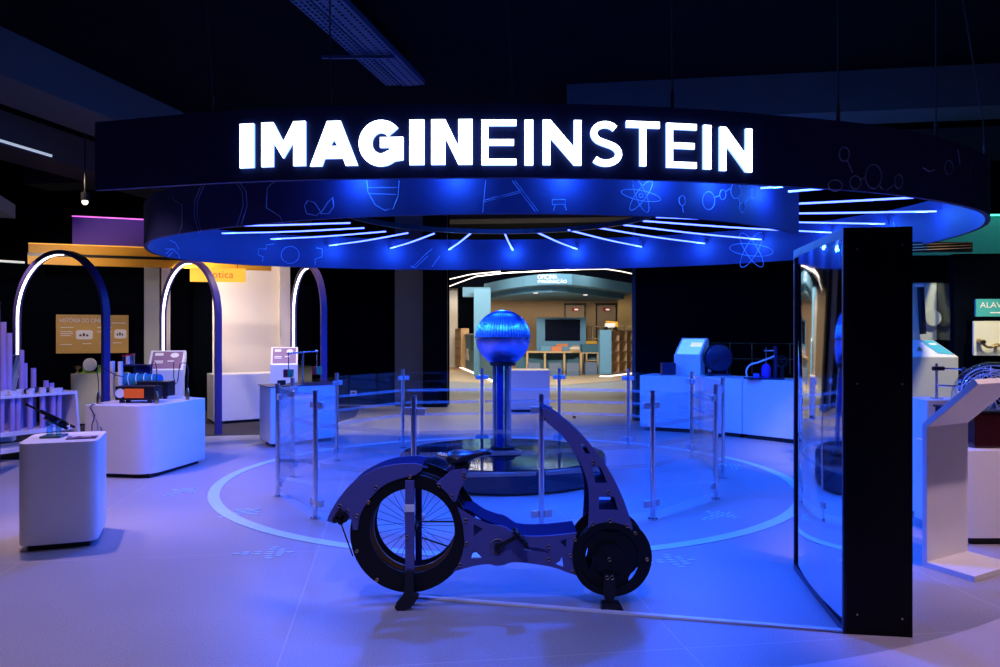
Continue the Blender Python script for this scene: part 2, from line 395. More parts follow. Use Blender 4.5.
# paler floor sector outside the round zone, in front and to the right
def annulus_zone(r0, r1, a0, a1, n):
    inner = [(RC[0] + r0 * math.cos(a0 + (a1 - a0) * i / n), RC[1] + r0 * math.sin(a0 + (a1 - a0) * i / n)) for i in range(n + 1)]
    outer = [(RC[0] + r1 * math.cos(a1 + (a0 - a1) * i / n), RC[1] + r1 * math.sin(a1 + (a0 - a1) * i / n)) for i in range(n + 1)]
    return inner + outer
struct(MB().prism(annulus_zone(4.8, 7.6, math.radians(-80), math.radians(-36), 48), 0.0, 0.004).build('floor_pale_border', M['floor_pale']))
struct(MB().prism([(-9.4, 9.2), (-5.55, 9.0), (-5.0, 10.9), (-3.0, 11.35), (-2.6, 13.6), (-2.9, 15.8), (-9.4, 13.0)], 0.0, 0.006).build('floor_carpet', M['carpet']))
struct(MB().prism([(-2.2, 24.0), (-0.2, 22.6), (1.8, 21.9), (4.2, 24.5), (6, 34), (-3, 34)], 0.0, 0.01).build('floor_timber', M['wood_floor']))
# walls
def wall(name, a, b, z0, z1, m, t=0.12):
    a = Vector((a[0], a[1], 0)); b = Vector((b[0], b[1], 0)); d = (b - a).normalized(); n = Vector((-d.y, d.x, 0)) * t
    return struct(MB().prism([tuple(p[:2]) for p in (a, b, b + n, a + n)], z0, z1).build(name, m))
def backy(x): return 14.2 + (x + 4) * 0.376
wall('wall_left', (-9.5, 11.9), (-9.5, 2.0), 0, 4.7, M['black_wall'])
wall('wall_back_left', (-9.5, backy(-9.5)), (-6.25, backy(-6.25)), 0, 3.6, M['black_wall'])
wall('wall_column_grey', (-6.25, backy(-6.25) - 0.06), (-6.02, backy(-6.02) - 0.06), 0, 3.2, mat('grey_green_paint', (0.42, 0.44, 0.40), 0.6, noise=0.03), 0.3)
# doorway of the optics room: frame, dark opening, cream wall
struct(MB().box((-5.95, backy(-5.95) + 0.02, 1.6), (0.14, 0.2, 3.2), rz=0.36).build('door_1', M['white_wall']))
wall('wall_niche_black', (-5.88, backy(-5.88) + 1.0), (-5.0, backy(-5.0) + 1.0), 0, 3.2, M['black_wall'])
wall('wall_niche_side', (-5.9, backy(-5.9)), (-5.9, backy(-5.9) + 1.2), 0, 3.2, M['black_wall'], 0.06)
wall('wall_cream', (-5.22, backy(-5.22)), (-4.05, backy(-4.05)), 0, 3.2, M['white_wall'], 1.15)
wall('wall_cream_end', (-4.05, backy(-4.05) - 0.25), (-3.88, backy(-3.88) - 0.25), 0, 3.2, M['white_wall'], 0.3)
wall('wall_back_middle', (-3.95, 15.9), (-2.2, 15.9), 0, 4.7, M['black_wall'])
wall('wall_column_charcoal', (-2.16, 15.55), (-1.58, 15.55), 0, 4.7, M['navy_wall'], 0.7)
wall('wall_column_black', (-1.57, 15.4), (-1.08, 15.4), 0, 4.7, M['black_wall'], 0.8)
wall('wall_column_face', (-1.075, 15.45), (-1.10, 16.2), 0, 4.7, M['navy_wall'], 0.02)
wall('wall_back_right', (2.33, 13.0), (8.5, 12.2), 0, 4.7, M['black_wall'])
wall('wall_back_right_end', (2.27, 13.02), (2.325, 13.0), 0, 4.7, M['navy_wall'], 0.12)
wall('wall_right', (5.25, 8.75), (9.0, 8.35), 0, 2.42, M['black_wall'])
wall('wall_workshop_back', (-8, 34), (10, 34), 0, 4.7, M['brown_wall'])
struct(MB().box((-2.25, 33.6, 1.9), (0.75, 0.5, 3.8)).build('wall_workshop_cream', M['white_wall']))
struct(MB().box((5.9, 33.7, 1.75), (1.3, 0.4, 3.5)).build('wall_workshop_amber', mat('amber_paint', (0.62, 0.44, 0.20), 0.6, noise=0.05)))
struct(MB().box((-1.5, 33.85, 1.9), (0.72, 0.2, 3.8)).build('wall_workshop_recess', M['black_wall']))
struct(MB().box((1, 32.6, 4.1), (14, .3, 1.3)).build('trim_bulkhead', M['black_wall']))
# ceiling beams
ba = math.atan2(0.2, 1.0)
for nm, c, sz in (('left', (-5.35, 9.3, 4.45), (0.85, 14, 0.5)), ('far_left', (-7.35, 11.8, 4.45), (0.8, 14, 0.5))):
    struct(MB().box(c, sz, rz=-ba).build('trim_beam_' + nm, M['concrete']))
struct(MB().box((5.6, 9.32, 4.45), (9.5, 0.62, 0.5), rz=-0.15).build('trim_beam_right', M['concrete']))
struct(MB().box((0, 13.2, 4.5), (18, 0.7, 0.4), rz=-0.15).build('trim_beam_back', M['concrete']))
struct(MB().box((-1.2, 19.0, 4.5), (14, 0.8, 0.4), rz=-0.1).build('trim_beam_far', M['concrete']))
struct(MB().box((-8.5, 10.2, 3.3), (3.2, 0.9, 0.2), rz=0.36).build('trim_soffit_left', mat('olive_soffit', (0.22, 0.25, 0.20), 0.8, noise=0.25, nscale=8)))

# floor ring and arrows
tag(MB().prism(circ(.07, 8.0, 2.95, 128), 0.001, 0.005, [circ(.07, 8.0, 2.845, 128)]).build('floor_ring', M['decal']), 'pale blue painted ring line on the floor around the glass barrier', 'floor marking')
def arrow(px, py, ang, label, s=0.8):
    cx, cy = gp(px, py); mb = MB(); ca, sa = math.cos(ang), math.sin(ang)
    rows = [(-.30, 0), (-.22, .03), (-.22, -.03), (-.12, .03), (-.12, -.03), (-.02, .03), (-.02, -.03), (-.02, .10), (-.02, -.10), (.07, .03), (.07, -.03), (.07, .09), (.07, -.09), (.15, 0), (.0, .16), (.0, -.16)]
    for u, v in rows:
        pts = [(cx + s * ((u + a) * ca - (v + b) * sa), cy + s * ((u + a) * sa + (v + b) * ca)) for a, b in circ(0, 0, .038, 10, .017)]
        mb.prism(pts, 0.001, 0.004)
    tag(mb.build('floor_arrow', M['decal']), label, 'floor marking', 'dotted arrows on the floor')
arrow(272, 553, 0.1, 'dotted floor arrow in front of the ring line, left of the bicycle')
arrow(246, 512, 0.9, 'dotted floor arrow between the ring line and the left glass panel')
arrow(184, 491, 1.2, 'faint dotted floor arrow outside the ring, beside the white counter with brass hooks')
arrow(674, 561, 0.15, 'dotted floor arrow beside the small front wheel of the bicycle')
arrow(721, 515, 0.7, 'dotted floor arrow inside the ring, in front of the right glass posts')
arrow(733, 466, 1.4, 'dotted floor arrow inside the ring right of the rearmost right post')
arrow(706, 447, 2.0, 'small dotted floor arrow at the back of the ring, before the blue lit cabinets')

# ------------------------------------------------------------------ canopy: a spiral fabric band with LED spokes
BPTS = [(-2.82, 5.30), (-1.5, 4.97), (0, 4.87), (1.1, 4.96), (1.97, 5.16), (2.6, 5.36), (3.1, 5.6), (3.6, 5.92), (4.07, 6.35), (4.5, 7.05), (4.72, 7.9), (4.75, 8.75), (4.45, 9.6), (4.0, 10.3), (3.0, 11.1), (1.6, 11.7), (0, 11.9), (-1.4, 11.85), (-2.6, 11.56), (-3.6, 11.12), (-4.2, 10.5), (-4.36, 9.8), (-4.22, 9.07), (-3.9, 8.38), (-3.41, 7.76), (-2.43, 7.06), (-1.32, 6.55), (0, 6.33), (1.25, 6.46), (2.1, 6.82), (2.97, 7.57)]
BAND = catmull([(x, y, 0) for x, y in BPTS], 6)
BZ0, BZ1 = 2.50, 2.975
def band_normal(i):
    a = BAND[max(0, i - 1)]; b = BAND[min(len(BAND) - 1, i + 1)]; d = (b - a).normalized(); return Vector((d.y, -d.x, 0))
canopy = thing('canopy', 'huge spiral navy fabric canopy with glowing LED spokes hanging over the round stage', 'canopy', (RC[0], RC[1], BZ0))
mb = MB(); vs_ = []; fs = []; n = len(BAND)
for i, p in enumerate(BAND):
    nn = band_normal(i) * 0.02
    vs_ += [p + nn + Vector((0, 0, BZ0)), p + nn + Vector((0, 0, BZ1)), p - nn + Vector((0, 0, BZ1)), p - nn + Vector((0, 0, BZ0))]
for i in range(n - 1):
    for k in range(4): fs.append((i * 4 + k, i * 4 + (k + 1) % 4, (i + 1) * 4 + (k + 1) % 4, (i + 1) * 4 + k))
fs += [(0, 1, 2, 3), (n * 4 - 4, n * 4 - 1, n * 4 - 2, n * 4 - 3)]
mb.add(vs_, fs).build('fabric_band', M['fabric'], canopy, smooth=True)
HC = Vector((0, 8.2, 2.84)); HR = 1.75
hp = [(1.77, -0.03), (1.77, 0.03), (1.73, 0.03), (1.73, -0.03), (1.77, -0.03)]
MB().lathe(hp, HC, 72).build('inner_hoop', M['dark_metal'], canopy)
def hit(px, i0, i1):
    """where the ray of a pixel column meets the band between two samples"""
    t = (px - 500) / FPX
    for i in range(i0, i1):
        a, b = BAND[i], BAND[i + 1]; fa = a.x - t * a.y; fb = b.x - t * b.y
        if fa * fb <= 0 and fa != fb:
            k = fa / (fa - fb); return a + (b - a) * k, i
    return None, None
FRONT = (0, 9 * 6); BACK = (11 * 6, 21 * 6); SECOND = (22 * 6, n - 1)
def spoke(a, b, sag=0.02):
    a = Vector(a); b = Vector(b); mid = (a + b) / 2 - Vector((0, 0, sag)); pts = catmull([a, mid, b], 6)
    mb = MB(); d = (b - a).normalized(); w = Vector((-d.y, d.x, 0)).normalized() * 0.008; h = Vector((0, 0, 0.008)); v2 = []; f2 = []
    for p in pts: v2 += [p + w - h, p - w - h, p - w + h, p + w + h]
    for i in range(len(pts) - 1):
        for k in range(4): f2.append((i * 4 + k, i * 4 + (k + 1) % 4, (i + 1) * 4 + (k + 1) % 4, (i + 1) * 4 + k))
    f2 += [(0, 1, 2, 3), tuple(range(len(v2) - 4, len(v2)))]
    mb.add(v2, f2).build('led_strip', M['led_blue'], canopy)
    e = b - d * 0.16; point('spoke_glow_light', (e.x, e.y, e.z - 0.04), 15.0, (0.03, 0.2, 1.0), 0.02)  # added unseen point light, strengthens the strip's glow on the fabric
ends = [((-1.79, 9.04), (-4.0, 9.55), 2.86), ((-1.7, 9.47), (-3.8, 10.35), 2.87), ((-1.48, 9.8), (-3.3, 10.9), 2.86), ((-1.21, 9.94), (-2.58, 11.45), 2.83), ((-.87, 10.0), (-1.7, 11.73), 2.82), ((-.38, 9.94), (-.8, 11.82), 2.81), ((.06, 9.94), (.2, 11.86), 2.81), ((.49, 9.9), (1.2, 11.76), 2.81), ((.87, 9.65), (2.14, 11.44), 2.81), ((1.24, 9.47), (2.98, 11.02), 2.81), ((1.5, 9.2), (3.64, 10.55), 2.81), ((1.68, 8.88), (4.3, 9.82), 2.81), ((1.77, 8.58), (4.6, 9.05), 2.81), ((1.8, 8.3), (4.68, 8.12), 2.81), ((1.75, 8.0), (4.42, 7.2), 2.82)]
for a, b, z in ends: spoke((a[0], a[1], 2.82), (b[0], b[1], z), 0.012)
for k in range(13):
    a = math.radians(194 + 12.2 * k); d = Vector((math.cos(a), math.sin(a), 0)); q = None
    for j in range(22 * 6, n - 1):
        A_, B_ = BAND[j], BAND[j + 1]; ca = d.cross(A_ - Vector((HC.x, HC.y, 0))).z; cb = d.cross(B_ - Vector((HC.x, HC.y, 0))).z
        if ca * cb <= 0 and d.dot(A_ - Vector((HC.x, HC.y, 0))) > 0: q = A_ + (B_ - A_) * (ca / (ca - cb))
    if q is not None and (q - Vector((HC.x, HC.y, 0))).length > 1.95: spoke(HC + d * 1.77 - Vector((0, 0, .02)), (q.x - d.x * .03, q.y - d.y * .03, 2.84), 0.0)
# shorter spokes between the two turns of the spiral at the front
for px in (222, 285, 367, 458, 560, 645, 705, 757):
    p, i = hit(px, *SECOND)
    d = Vector((p.x - HC.x, p.y - HC.y, 0)).normalized(); q = None
    for j in range(0, 9 * 6):
        a, b = BAND[j], BAND[j + 1]
        ca = d.cross(a - Vector((HC.x, HC.y, 0))).z; cb = d.cross(b - Vector((HC.x, HC.y, 0))).z
        if ca * cb <= 0: q = a + (b - a) * (ca / (ca - cb)); break
    if q is None: continue
    spoke((q.x - d.x * 0.04, q.y - d.y * 0.04, 2.86), (p.x + d.x * 0.03, p.y + d.y * 0.03, 2.85), 0.0)
spoke((2.68, 7.04, 2.82), (3.85, 6.4, 2.82), 0.0)
# suspension wires
for px, seg, lean in ((212, FRONT, -.12), (330, FRONT, 0), (512, FRONT, -.1), (672, FRONT, 0), (838, FRONT, 0), (936, FRONT, .0), (985, FRONT, -.25)):
    p, i = hit(px, *seg)
    MB().tube([p + Vector((0, 0, 2.97)), p + Vector((lean * .05, 0, 3.25)), p + Vector((lean, 0, 4.7))], 0.006, 6).build('suspension_cable', M['concrete'], canopy)
    MB().cyl(p + Vector((0, 0, 2.97)), p + Vector((0, 0, 3.09)), 0.014, 8).build('turnbuckle', M['concrete'], canopy)
# printed line drawings on the fabric
def draw(seg, strokes, side, name='line_drawing', r=0.004, label=None):
    mb = MB()
    for st in strokes:
        pts = []
        for px, py in st:
            p, i = hit(px, *seg)
            if p is None: continue
            nn = band_normal(i) * side * 0.021
            pts.append(Vector((p.x, p.y, CH - (py - HZ) * p.y / FPX)) + nn)
        if len(pts) > 1: mb.tube(pts, r, 5)
    o = mb.build(name, M['fabric_print'], canopy)
    if label: o['label'] = label
def oval(cx, cy, rx, ry, rot=0, n=28):
    return [(cx + rx * math.cos(t) * math.cos(rot) - ry * math.sin(t) * math.sin(rot), cy + rx * math.cos(t) * math.sin(rot) + ry * math.sin(t) * math.cos(rot)) for t in [2 * PI * k / n for k in range(n + 1)]]
draw(FRONT, [oval(842, 155, 5, 7), [(845, 161), (850, 173)], oval(853, 183, 5.5, 6.5), [(858, 180), (863, 178)], oval(871, 177, 8, 12), [(877, 186), (880, 190)], [(884, 191), (891, 186)], oval(896, 182, 4, 7), oval(833, 186, 7, 5.5)], 1, label='white line drawing of a molecule')
draw(FRONT, [[(955, 150), (957, 165)], oval(946, 168, 4, 7), [(920, 168), (926, 172), (932, 170)], [(968, 165), (966, 178)]], 1, label='faint chemical sketch')
draw(SECOND, [[(175, 196), (176, 200), (184, 205), (184, 225), (181, 234)]], 1)
draw(SECOND, [[(206, 186), (200, 200), (199, 215), (203, 232)], [(203, 186), (197, 200), (196, 216), (201, 233)], [(237, 181), (244, 192), (245, 206), (239, 226)], [(240, 181), (248, 192), (249, 206), (243, 225)]], 1, label='double curved line drawing')
draw(SECOND, [[(277, 181), (269, 188), (268, 208), (282, 217), (284, 222)], [(306, 206), (309, 201), (316, 203), (322, 212), (318, 216), (308, 214), (306, 206)], [(322, 214), (329, 203), (334, 198), (335, 207), (330, 214), (322, 214)]], 1, label='zigzag line and heart shaped sketch')
draw(SECOND, [[(368, 181), (369, 192), (376, 205), (386, 211), (394, 209), (399, 197), (400, 181)], [(369, 188), (398, 188)], [(371, 194), (397, 195)]], 1, label='bowl shaped sketch with cross lines')
draw(SECOND, [[(486, 181), (483, 213)], [(483, 201), (521, 191)], [(483, 203), (520, 193)], [(512, 181), (535, 212)], [(515, 181), (538, 212)]], 1, label='star flare and crossing straight lines')
draw(SECOND, [oval(640, 196, 20, 5, 0.2), oval(640, 196, 18, 5, 1.2), oval(640, 196, 18, 5, 2.2), oval(640, 196, 2, 2)], 1, label='atom sketch with three orbits')
draw(SECOND, [[(552, 200), (565, 200), (565, 205), (552, 205), (552, 200)], [(555, 205), (553, 211)], [(564, 205), (566, 211)]], 1)
draw(SECOND, [oval(681, 201, 3, 5), [(681, 206), (682, 213)]], 1)
draw(SECOND, [oval(707, 201, 6, 9), [(712, 198), (718, 196)], oval(721, 195, 3, 5), [(724, 192), (728, 189)], oval(734, 191, 5, 8), [(736, 198), (738, 204)], oval(740, 208, 3, 5), [(742, 204), (748, 196)], oval(750, 194, 3, 5)], 1, label='molecule line drawing on blue')
draw(BACK, [[(158, 241), (160, 246), (164, 249), (172, 249), (177, 254), (178, 258)], [(158, 241), (168, 240), (174, 243), (178, 250)], [(164, 254), (170, 249), (176, 254)], [(166, 257), (171, 252)]], -1, label='brain and strands line drawing')
draw(BACK, [[(262, 262), (263, 257), (258, 255), (258, 249), (266, 249), (266, 245), (274, 244)], oval(290, 255, 9, 8.5), [(316, 248), (322, 249), (322, 257), (315, 259), (315, 265)]], -1, label='gear outline drawing')
draw(BACK, [[(412, 268), (425, 255), (432, 249)], [(415, 268), (428, 256)], [(440, 256), (432, 267)], [(410, 266), (416, 268)]], -1)
draw(BACK, [oval(752, 250, 22, 6, 0.1), oval(752, 250, 20, 6, 1.0), oval(752, 250, 20, 6, 2.1)], -1, label='atom drawing on the inner back face')
draw(BACK, [[(893, 228), (895, 222), (897, 230), (896, 237)], [(897, 228), (902, 226)]], -1)

# ------------------------------------------------------------------ illuminated letters on the front of the canopy
def L_I(w): return [(0, 0), (w, 0), (w, 1), (0, 1)], []
def L_M(w): s = w * .27; return [(0, 0), (0, 1), (s, 1), (w / 2, .55), (w - s, 1), (w, 1), (w, 0), (w - s, 0), (w - s, .56), (w / 2, .18), (s, .56), (s, 0)], []
def L_A(w): return [(0, 0), (w * .36, 1), (w * .64, 1), (w, 0), (w * .75, 0), (w * .695, .165), (w * .305, .165), (w * .25, 0)], [[(w * .42, .44), (w * .58, .44), (w * .5, .60)]]
def L_N(w, s): return [(0, 0), (0, 1), (s, 1), (w - s, .40), (w - s, 1), (w, 1), (w, 0), (w - s, 0), (s, .60), (s, 0)], []
def L_E(w, t): return [(0, 0), (w, 0), (w, t), (t * 1.1, t), (t * 1.1, .5 - t / 2), (w * .93, .5 - t / 2), (w * .93, .5 + t / 2), (t * 1.1, .5 + t / 2), (t * 1.1, 1 - t), (w, 1 - t), (w, 1), (0, 1)], []
def L_T(w, t): return [(w / 2 - t / 2, 0), (w / 2 + t / 2, 0), (w / 2 + t / 2, 1 - t), (w, 1 - t), (w, 1), (0, 1), (0, 1 - t), (w / 2 - t / 2, 1 - t)], []
def L_G(w):
    s = w * .30; o = []; i = []
    for k in range(25):
        a = math.radians(40 + (308 - 40) * k / 24)
        o.append((w / 2 + w / 2 * math.cos(a), .5 + .515 * math.sin(a)))
        i.append((w / 2 + (w / 2 - s) * math.cos(a), .5 + (.515 - s * .95) * math.sin(a)))
    return o + [(w, .12), (w, .63), (w * .48, .63), (w * .48, .40), (w * .69, .40), (w * .69, .34)] + i[::-1], []
def L_S(w, t):
    c = []
    for k in range(13):
        a = math.radians(35 + (246 - 35) * k / 12); c.append((w / 2 + (w * .45 - t / 2) * math.cos(a), .728 + .200 * math.sin(a)))
    for k in range(13):
        a = math.radians(66 - (66 + 143) * k / 12); c.append((w / 2 + (w * .5 - t / 2) * math.cos(a), .278 + .210 * math.sin(a)))
    l = []; r = []
    for k in range(len(c)):
        a = Vector(c[max(0, k - 1)]); b = Vector(c[min(len(c) - 1, k + 1)]); d = (b - a).normalized(); nn = Vector((-d.y, d.x)) * t / 2; p = Vector(c[k])
        l.append(tuple(p + nn)); r.append(tuple(p - nn))
    return l + r[::-1], []
LH = 0.289
tt = .135
# letter: (shape maker, left px, right px, centre row, label)
LET = [('i', lambda w: L_I(w), 238.2, 252.2, 145.7, 'thick letter I of IMAGIN'), ('m', L_M, 259.8, 304, 144, 'thick letter M'), ('a', L_A, 308.2, 356.4, 143.3, 'thick letter A'), ('g', L_G, 357.2, 402, 143, 'thick letter G'), ('i', lambda w: L_I(w), 408.2, 423, 142.1, 'thick letter I before the N'), ('n', lambda w: L_N(w, w * .34), 430, 471.5, 141.8, 'thick letter N'),
       ('e', lambda w: L_E(w, tt), 480.5, 515.6, 142.2, 'slim first letter E of EINSTEIN'), ('i', lambda w: L_I(w), 523.8, 532.4, 142.4, 'slim letter I after the first E'), ('n', lambda w: L_N(w, .165), 542, 580.8, 142.4, 'slim letter N before the S'), ('s', lambda w: L_S(w, .15), 588, 621.5, 143.6, 'slim letter S'), ('t', lambda w: L_T(w, .145), 625.5, 659.2, 143.6, 'slim letter T'), ('e', lambda w: L_E(w, tt), 666, 696.2, 145.6, 'slim letter E after the T'), ('i', lambda w: L_I(w), 703, 710.8, 147, 'slim letter I after the second E'), ('n', lambda w: L_N(w, .16), 719.3, 751.7, 149.5, 'slim last letter N')]
pc, ic = hit(495, *FRONT)
sign = thing('illuminated_sign', 'glowing white IMAGINEINSTEIN letters on the dark front of the canopy', 'sign', (pc.x, pc.y, 2.58))
for kind, fn, x0, x1, py, lab in LET:
    a, i = hit(x0, *FRONT); b, j = hit(x1, *FRONT)
    nn = band_normal((i + j) // 2); a = Vector(((a.x + .006) * (a.y - .085) / a.y, a.y, 0)) + nn * 0.025; b = Vector(((b.x + .006) * (b.y - .085) / b.y, b.y, 0)) + nn * 0.025
    w = (b - a).length; d = (b - a).normalized(); f = Vector((d.y, -d.x, 0)); ym = (a.y + b.y) / 2 - .03
    zc = CH - (py - 0.3 - HZ) * ym / FPX; z0 = zc - LH / 2
    poly, holes = fn(w / LH)
    m3 = MB()
    pos = lambda p, off: Vector((a.x, a.y, z0)) + d * p[0] * LH + Vector((0, 0, p[1] * LH)) + f * off
    m3.slab(poly, holes, lambda p: pos(p, 0.022), lambda p: pos(p, 0.0))
    o = m3.build('letter', [M['letter'], M['letter_side']], sign)
    for pl in o.data.polygons: pl.material_index = 0 if pl.normal.dot(f) > 0.7 else 1
    o['label'] = lab

# ------------------------------------------------------------------ the wooden bicycle
YF, YB = 4.14, 4.40                                  # front and back plates
S = YF / FPX
def bx(px, py): return ((px - 500) * S, CH - (py - HZ) * S)
def bl(L): return [bx(*p) for p in L]
bike = thing('display_bicycle', 'slate blue plate bicycle exhibit with black disc wheels standing in front of the glass barrier', 'bicycle', ((490 - 500) * S, (YF + YB) / 2, 0))
PT = 0.012
def pair(poly, name, holes=(), m='bike_plate', bev=0.002):
    for y in (YF, YB):
        MB().plate(poly, y, y + PT, holes).build(name, M[m], bike, bevel=bev)
def skin(line, name, m='bike_skin', t=0.008):
    """a bent strip closing the gap between the two plates along an edge"""
    mb = MB(); v2 = []; f2 = []; L = [Vector((p[0], 0, p[1])) for p in line]
    for k, p in enumerate(L):
        d = (L[min(len(L) - 1, k + 1)] - L[max(0, k - 1)]).normalized(); nn = Vector((-d.z, 0, d.x)) * t
        v2 += [Vector((p.x, YF + PT, p.z)), Vector((p.x, YB, p.z)), Vector((p.x, YB, p.z)) - nn, Vector((p.x, YF + PT, p.z)) - nn]
    for k in range(len(L) - 1):
        for q in range(4): f2.append((k * 4 + q, k * 4 + (q + 1) % 4, (k + 1) * 4 + (q + 1) % 4, (k + 1) * 4 + q))
    f2 += [(0, 1, 2, 3), tuple(range(len(v2) - 4, len(v2)))]
    mb.add(v2, f2).build(name, M[m], bike)
def smooth2(L, n=4): return [(p.x, p.y) for p in catmull([(a, b, 0) for a, b in L], n)]
# rear fender
ft = smooth2([(327, 521), (329, 515), (337, 501), (351, 484), (368, 473), (388, 465.5), (411, 463.4), (422.5, 465)])
fb = smooth2([(422, 470), (414, 475.6), (402.6, 478), (388, 483), (377, 491), (366, 504), (360, 515.5), (357.5, 530)])
fender = bl(ft + fb + [(353, 530), (351, 519), (344, 521), (334, 523.5)])
pair(fender, 'rear_fender'); skin(bl(ft)[2:], 'fender_strip')
# rear wheel guard discs
rcx, rcz = bx(409, 534); RR = 59.5 * S; RI = 42.5 * S
icx, icz = bx(412, 531.5)
for y, nm in ((YF + 0.014, 'wheel_guard'), (YB - 0.014, 'wheel_guard')):
    MB().plate(circ(rcx, rcz, RR, 72), y, y + PT, [circ(icx, icz, RI, 60)]).build(nm, M['bike_black'], bike, bevel=0.002)
# wheel: tyre > rim, hub, spokes
wy = (YF + YB) / 2
wheel = MB()
ty = []
for k in range(13): a = 2 * PI * k / 12; ty.append((RI + 0.050 + 0.026 * math.cos(a), 0.026 * math.sin(a)))
wheel.lathe(ty, (icx, wy, icz), 60, 'Y'); wh = wheel.build('rear_wheel', M['rubber'], bike, smooth=True)
MB().lathe([(RI + .026, -.012), (RI + .026, .012), (RI - .002, .010), (RI - .002, -.010), (RI + .026, -.012)], (icx, wy, icz), 60, 'Y').build('rim', M['copper'], wh)
MB().cyl((icx, wy - .05, icz), (icx, wy + .05, icz), .018, 16).build('hub', M['dark_metal'], wh)
for k in range(32):
    a = 2 * PI * k / 32; h = a + (0.5 if k % 2 else -0.5); sy = .03 if k % 4 < 2 else -.03
    MB().cyl((icx + .017 * math.cos(h), wy + sy, icz + .017 * math.sin(h)), (icx + (RI - .008) * math.cos(a), wy, icz + (RI - .008) * math.sin(a)), .0014, 5).build('spoke', M['dark_metal'], wh)
for p0, p1 in (((413, 527.5), (456, 527.5)), ((418, 543.5), (452, 555))):
    a = bx(*p0); b = bx(*p1); MB().cyl((a[0], wy, a[1]), (b[0], wy, b[1]), .005, 8).build('brace_rod', M['dark_metal'], bike)
# upright bars with reflector and foot
def barbox(x0, y0, x1, y1, ya, yb, name, m):
    a = bx(x0, y0); b = bx(x1, y1); return MB().box(((a[0] + b[0]) / 2, (ya + yb) / 2, (a[1] + b[1]) / 2), (abs(b[0] - a[0]), yb - ya, abs(a[1] - b[1]))).build(name, M[m], bike, bevel=0.003)
barbox(405.5, 480, 414.5, 575, YF - .022, YF + .006, 'upright_bar', 'bike_plate')
barbox(411, 490, 417.5, 578, YB - .05, YB - .02, 'upright_bar', 'bike_skin')
barbox(405, 503.5, 415, 511, YF - .027, YF - .021, 'reflector', 'white')
foot = MB()
foot.plate(bl([(406, 568), (414.5, 568), (415, 580), (414, 590), (420, 592), (418.5, 596), (412, 605), (406, 608), (399, 608), (395.5, 605), (398, 599), (404, 592), (406, 580)]), YF - .05, YF - .015)
foot.build('stand_foot', M['dark_metal'], bike, bevel=0.006)
# front small wheel guards
fx, fz = bx(613, 558); FR = 39.5 * S
opens = []
for a0, a1, r0, r1 in ((158, 212, 20, 27), (60, 118, 25, 32), (-58, 12, 23, 29)):
    o_ = [(fx + r1 * S * math.cos(math.radians(a0 + (a1 - a0) * k / 12)), fz + r1 * S * math.sin(math.radians(a0 + (a1 - a0) * k / 12))) for k in range(13)]
    i_ = [(fx + (r0 + (r1 - r0) * (abs(k - 6) / 6) ** 2 * .8) * S * math.cos(math.radians(a0 + (a1 - a0) * k / 12)), fz + (r0 + (r1 - r0) * (abs(k - 6) / 6) ** 2 * .8) * S * math.sin(math.radians(a0 + (a1 - a0) * k / 12))) for k in range(11, 0, -1)]
    opens.append(o_ + i_)
pins = [circ(*bx(583, 584), 1.3 * S, 8), circ(*bx(636, 584.5), 1.3 * S, 8)]
MB().plate(circ(fx, fz, FR, 64), YF + .014, YF + .026, opens + pins).build('wheel_guard', M['bike_black'], bike, bevel=0.002)
MB().plate(circ(fx, fz, FR, 64), YB - .014, YB - .002, opens + pins).build('wheel_guard', M['bike_black'], bike, bevel=0.002)
c2 = bx(609, 559)
MB().lathe([(.098, -.03), (.098, .03), (.08, .035), (.08, -.035), (.098, -.03)], (c2[0], wy, c2[1]), 40, 'Y').build('front_wheel', M['rubber'], bike, smooth=True)
MB().plate(circ(c2[0], c2[1], 36.5 * S, 64), YF - .004, YF + .010, [circ(c2[0], c2[1], 30 * S, 56)]).build('guard_ring', M['bike_black'], bike)
MB().cyl((c2[0], YF - .01, c2[1]), (c2[0], YB, c2[1]), 0.085, 32).build('hub_drum', M['bike_black'], bike)
# fin with windows
fo = smooth2([(542.6, 408.8), (548, 409), (566, 421.4), (584, 437.6), (598, 453.8), (611, 473.6), (621.7, 495), (629, 515), (633, 530)])
fi = smooth2([(588, 528), (589.3, 506), (588, 484.4), (582, 466.4), (573, 450), (562, 435.8), (551, 426), (544, 420)])
fin_holes = [bl(rounded([(580.3, 444), (585, 445), (590.5, 453.5), (586, 454)], .8)), bl(rounded([(592.2, 466.4), (600.5, 467), (607.5, 482.8), (595.5, 483.6)], 1.5)), bl(rounded([(599, 497), (614.5, 497), (618, 510.3), (599, 510.3)], 1.5))]
arc = [bx(609 + 36.8 * math.cos(math.radians(a)), 559 - 36.8 * math.sin(math.radians(a))) for a in range(52, 125, 6)]
fin = bl(fo) + arc + bl(fi + [(542.6, 414)])
pair(fin, 'fin_plate', fin_holes); skin(bl(fo), 'fin_strip')
skin(bl([(599, 511), (618, 511)]), 'window_sill'); skin(bl([(595.5, 484), (607.5, 483.5)]), 'window_sill'); skin(bl([(586, 454.5), (590.5, 454)]), 'window_sill')
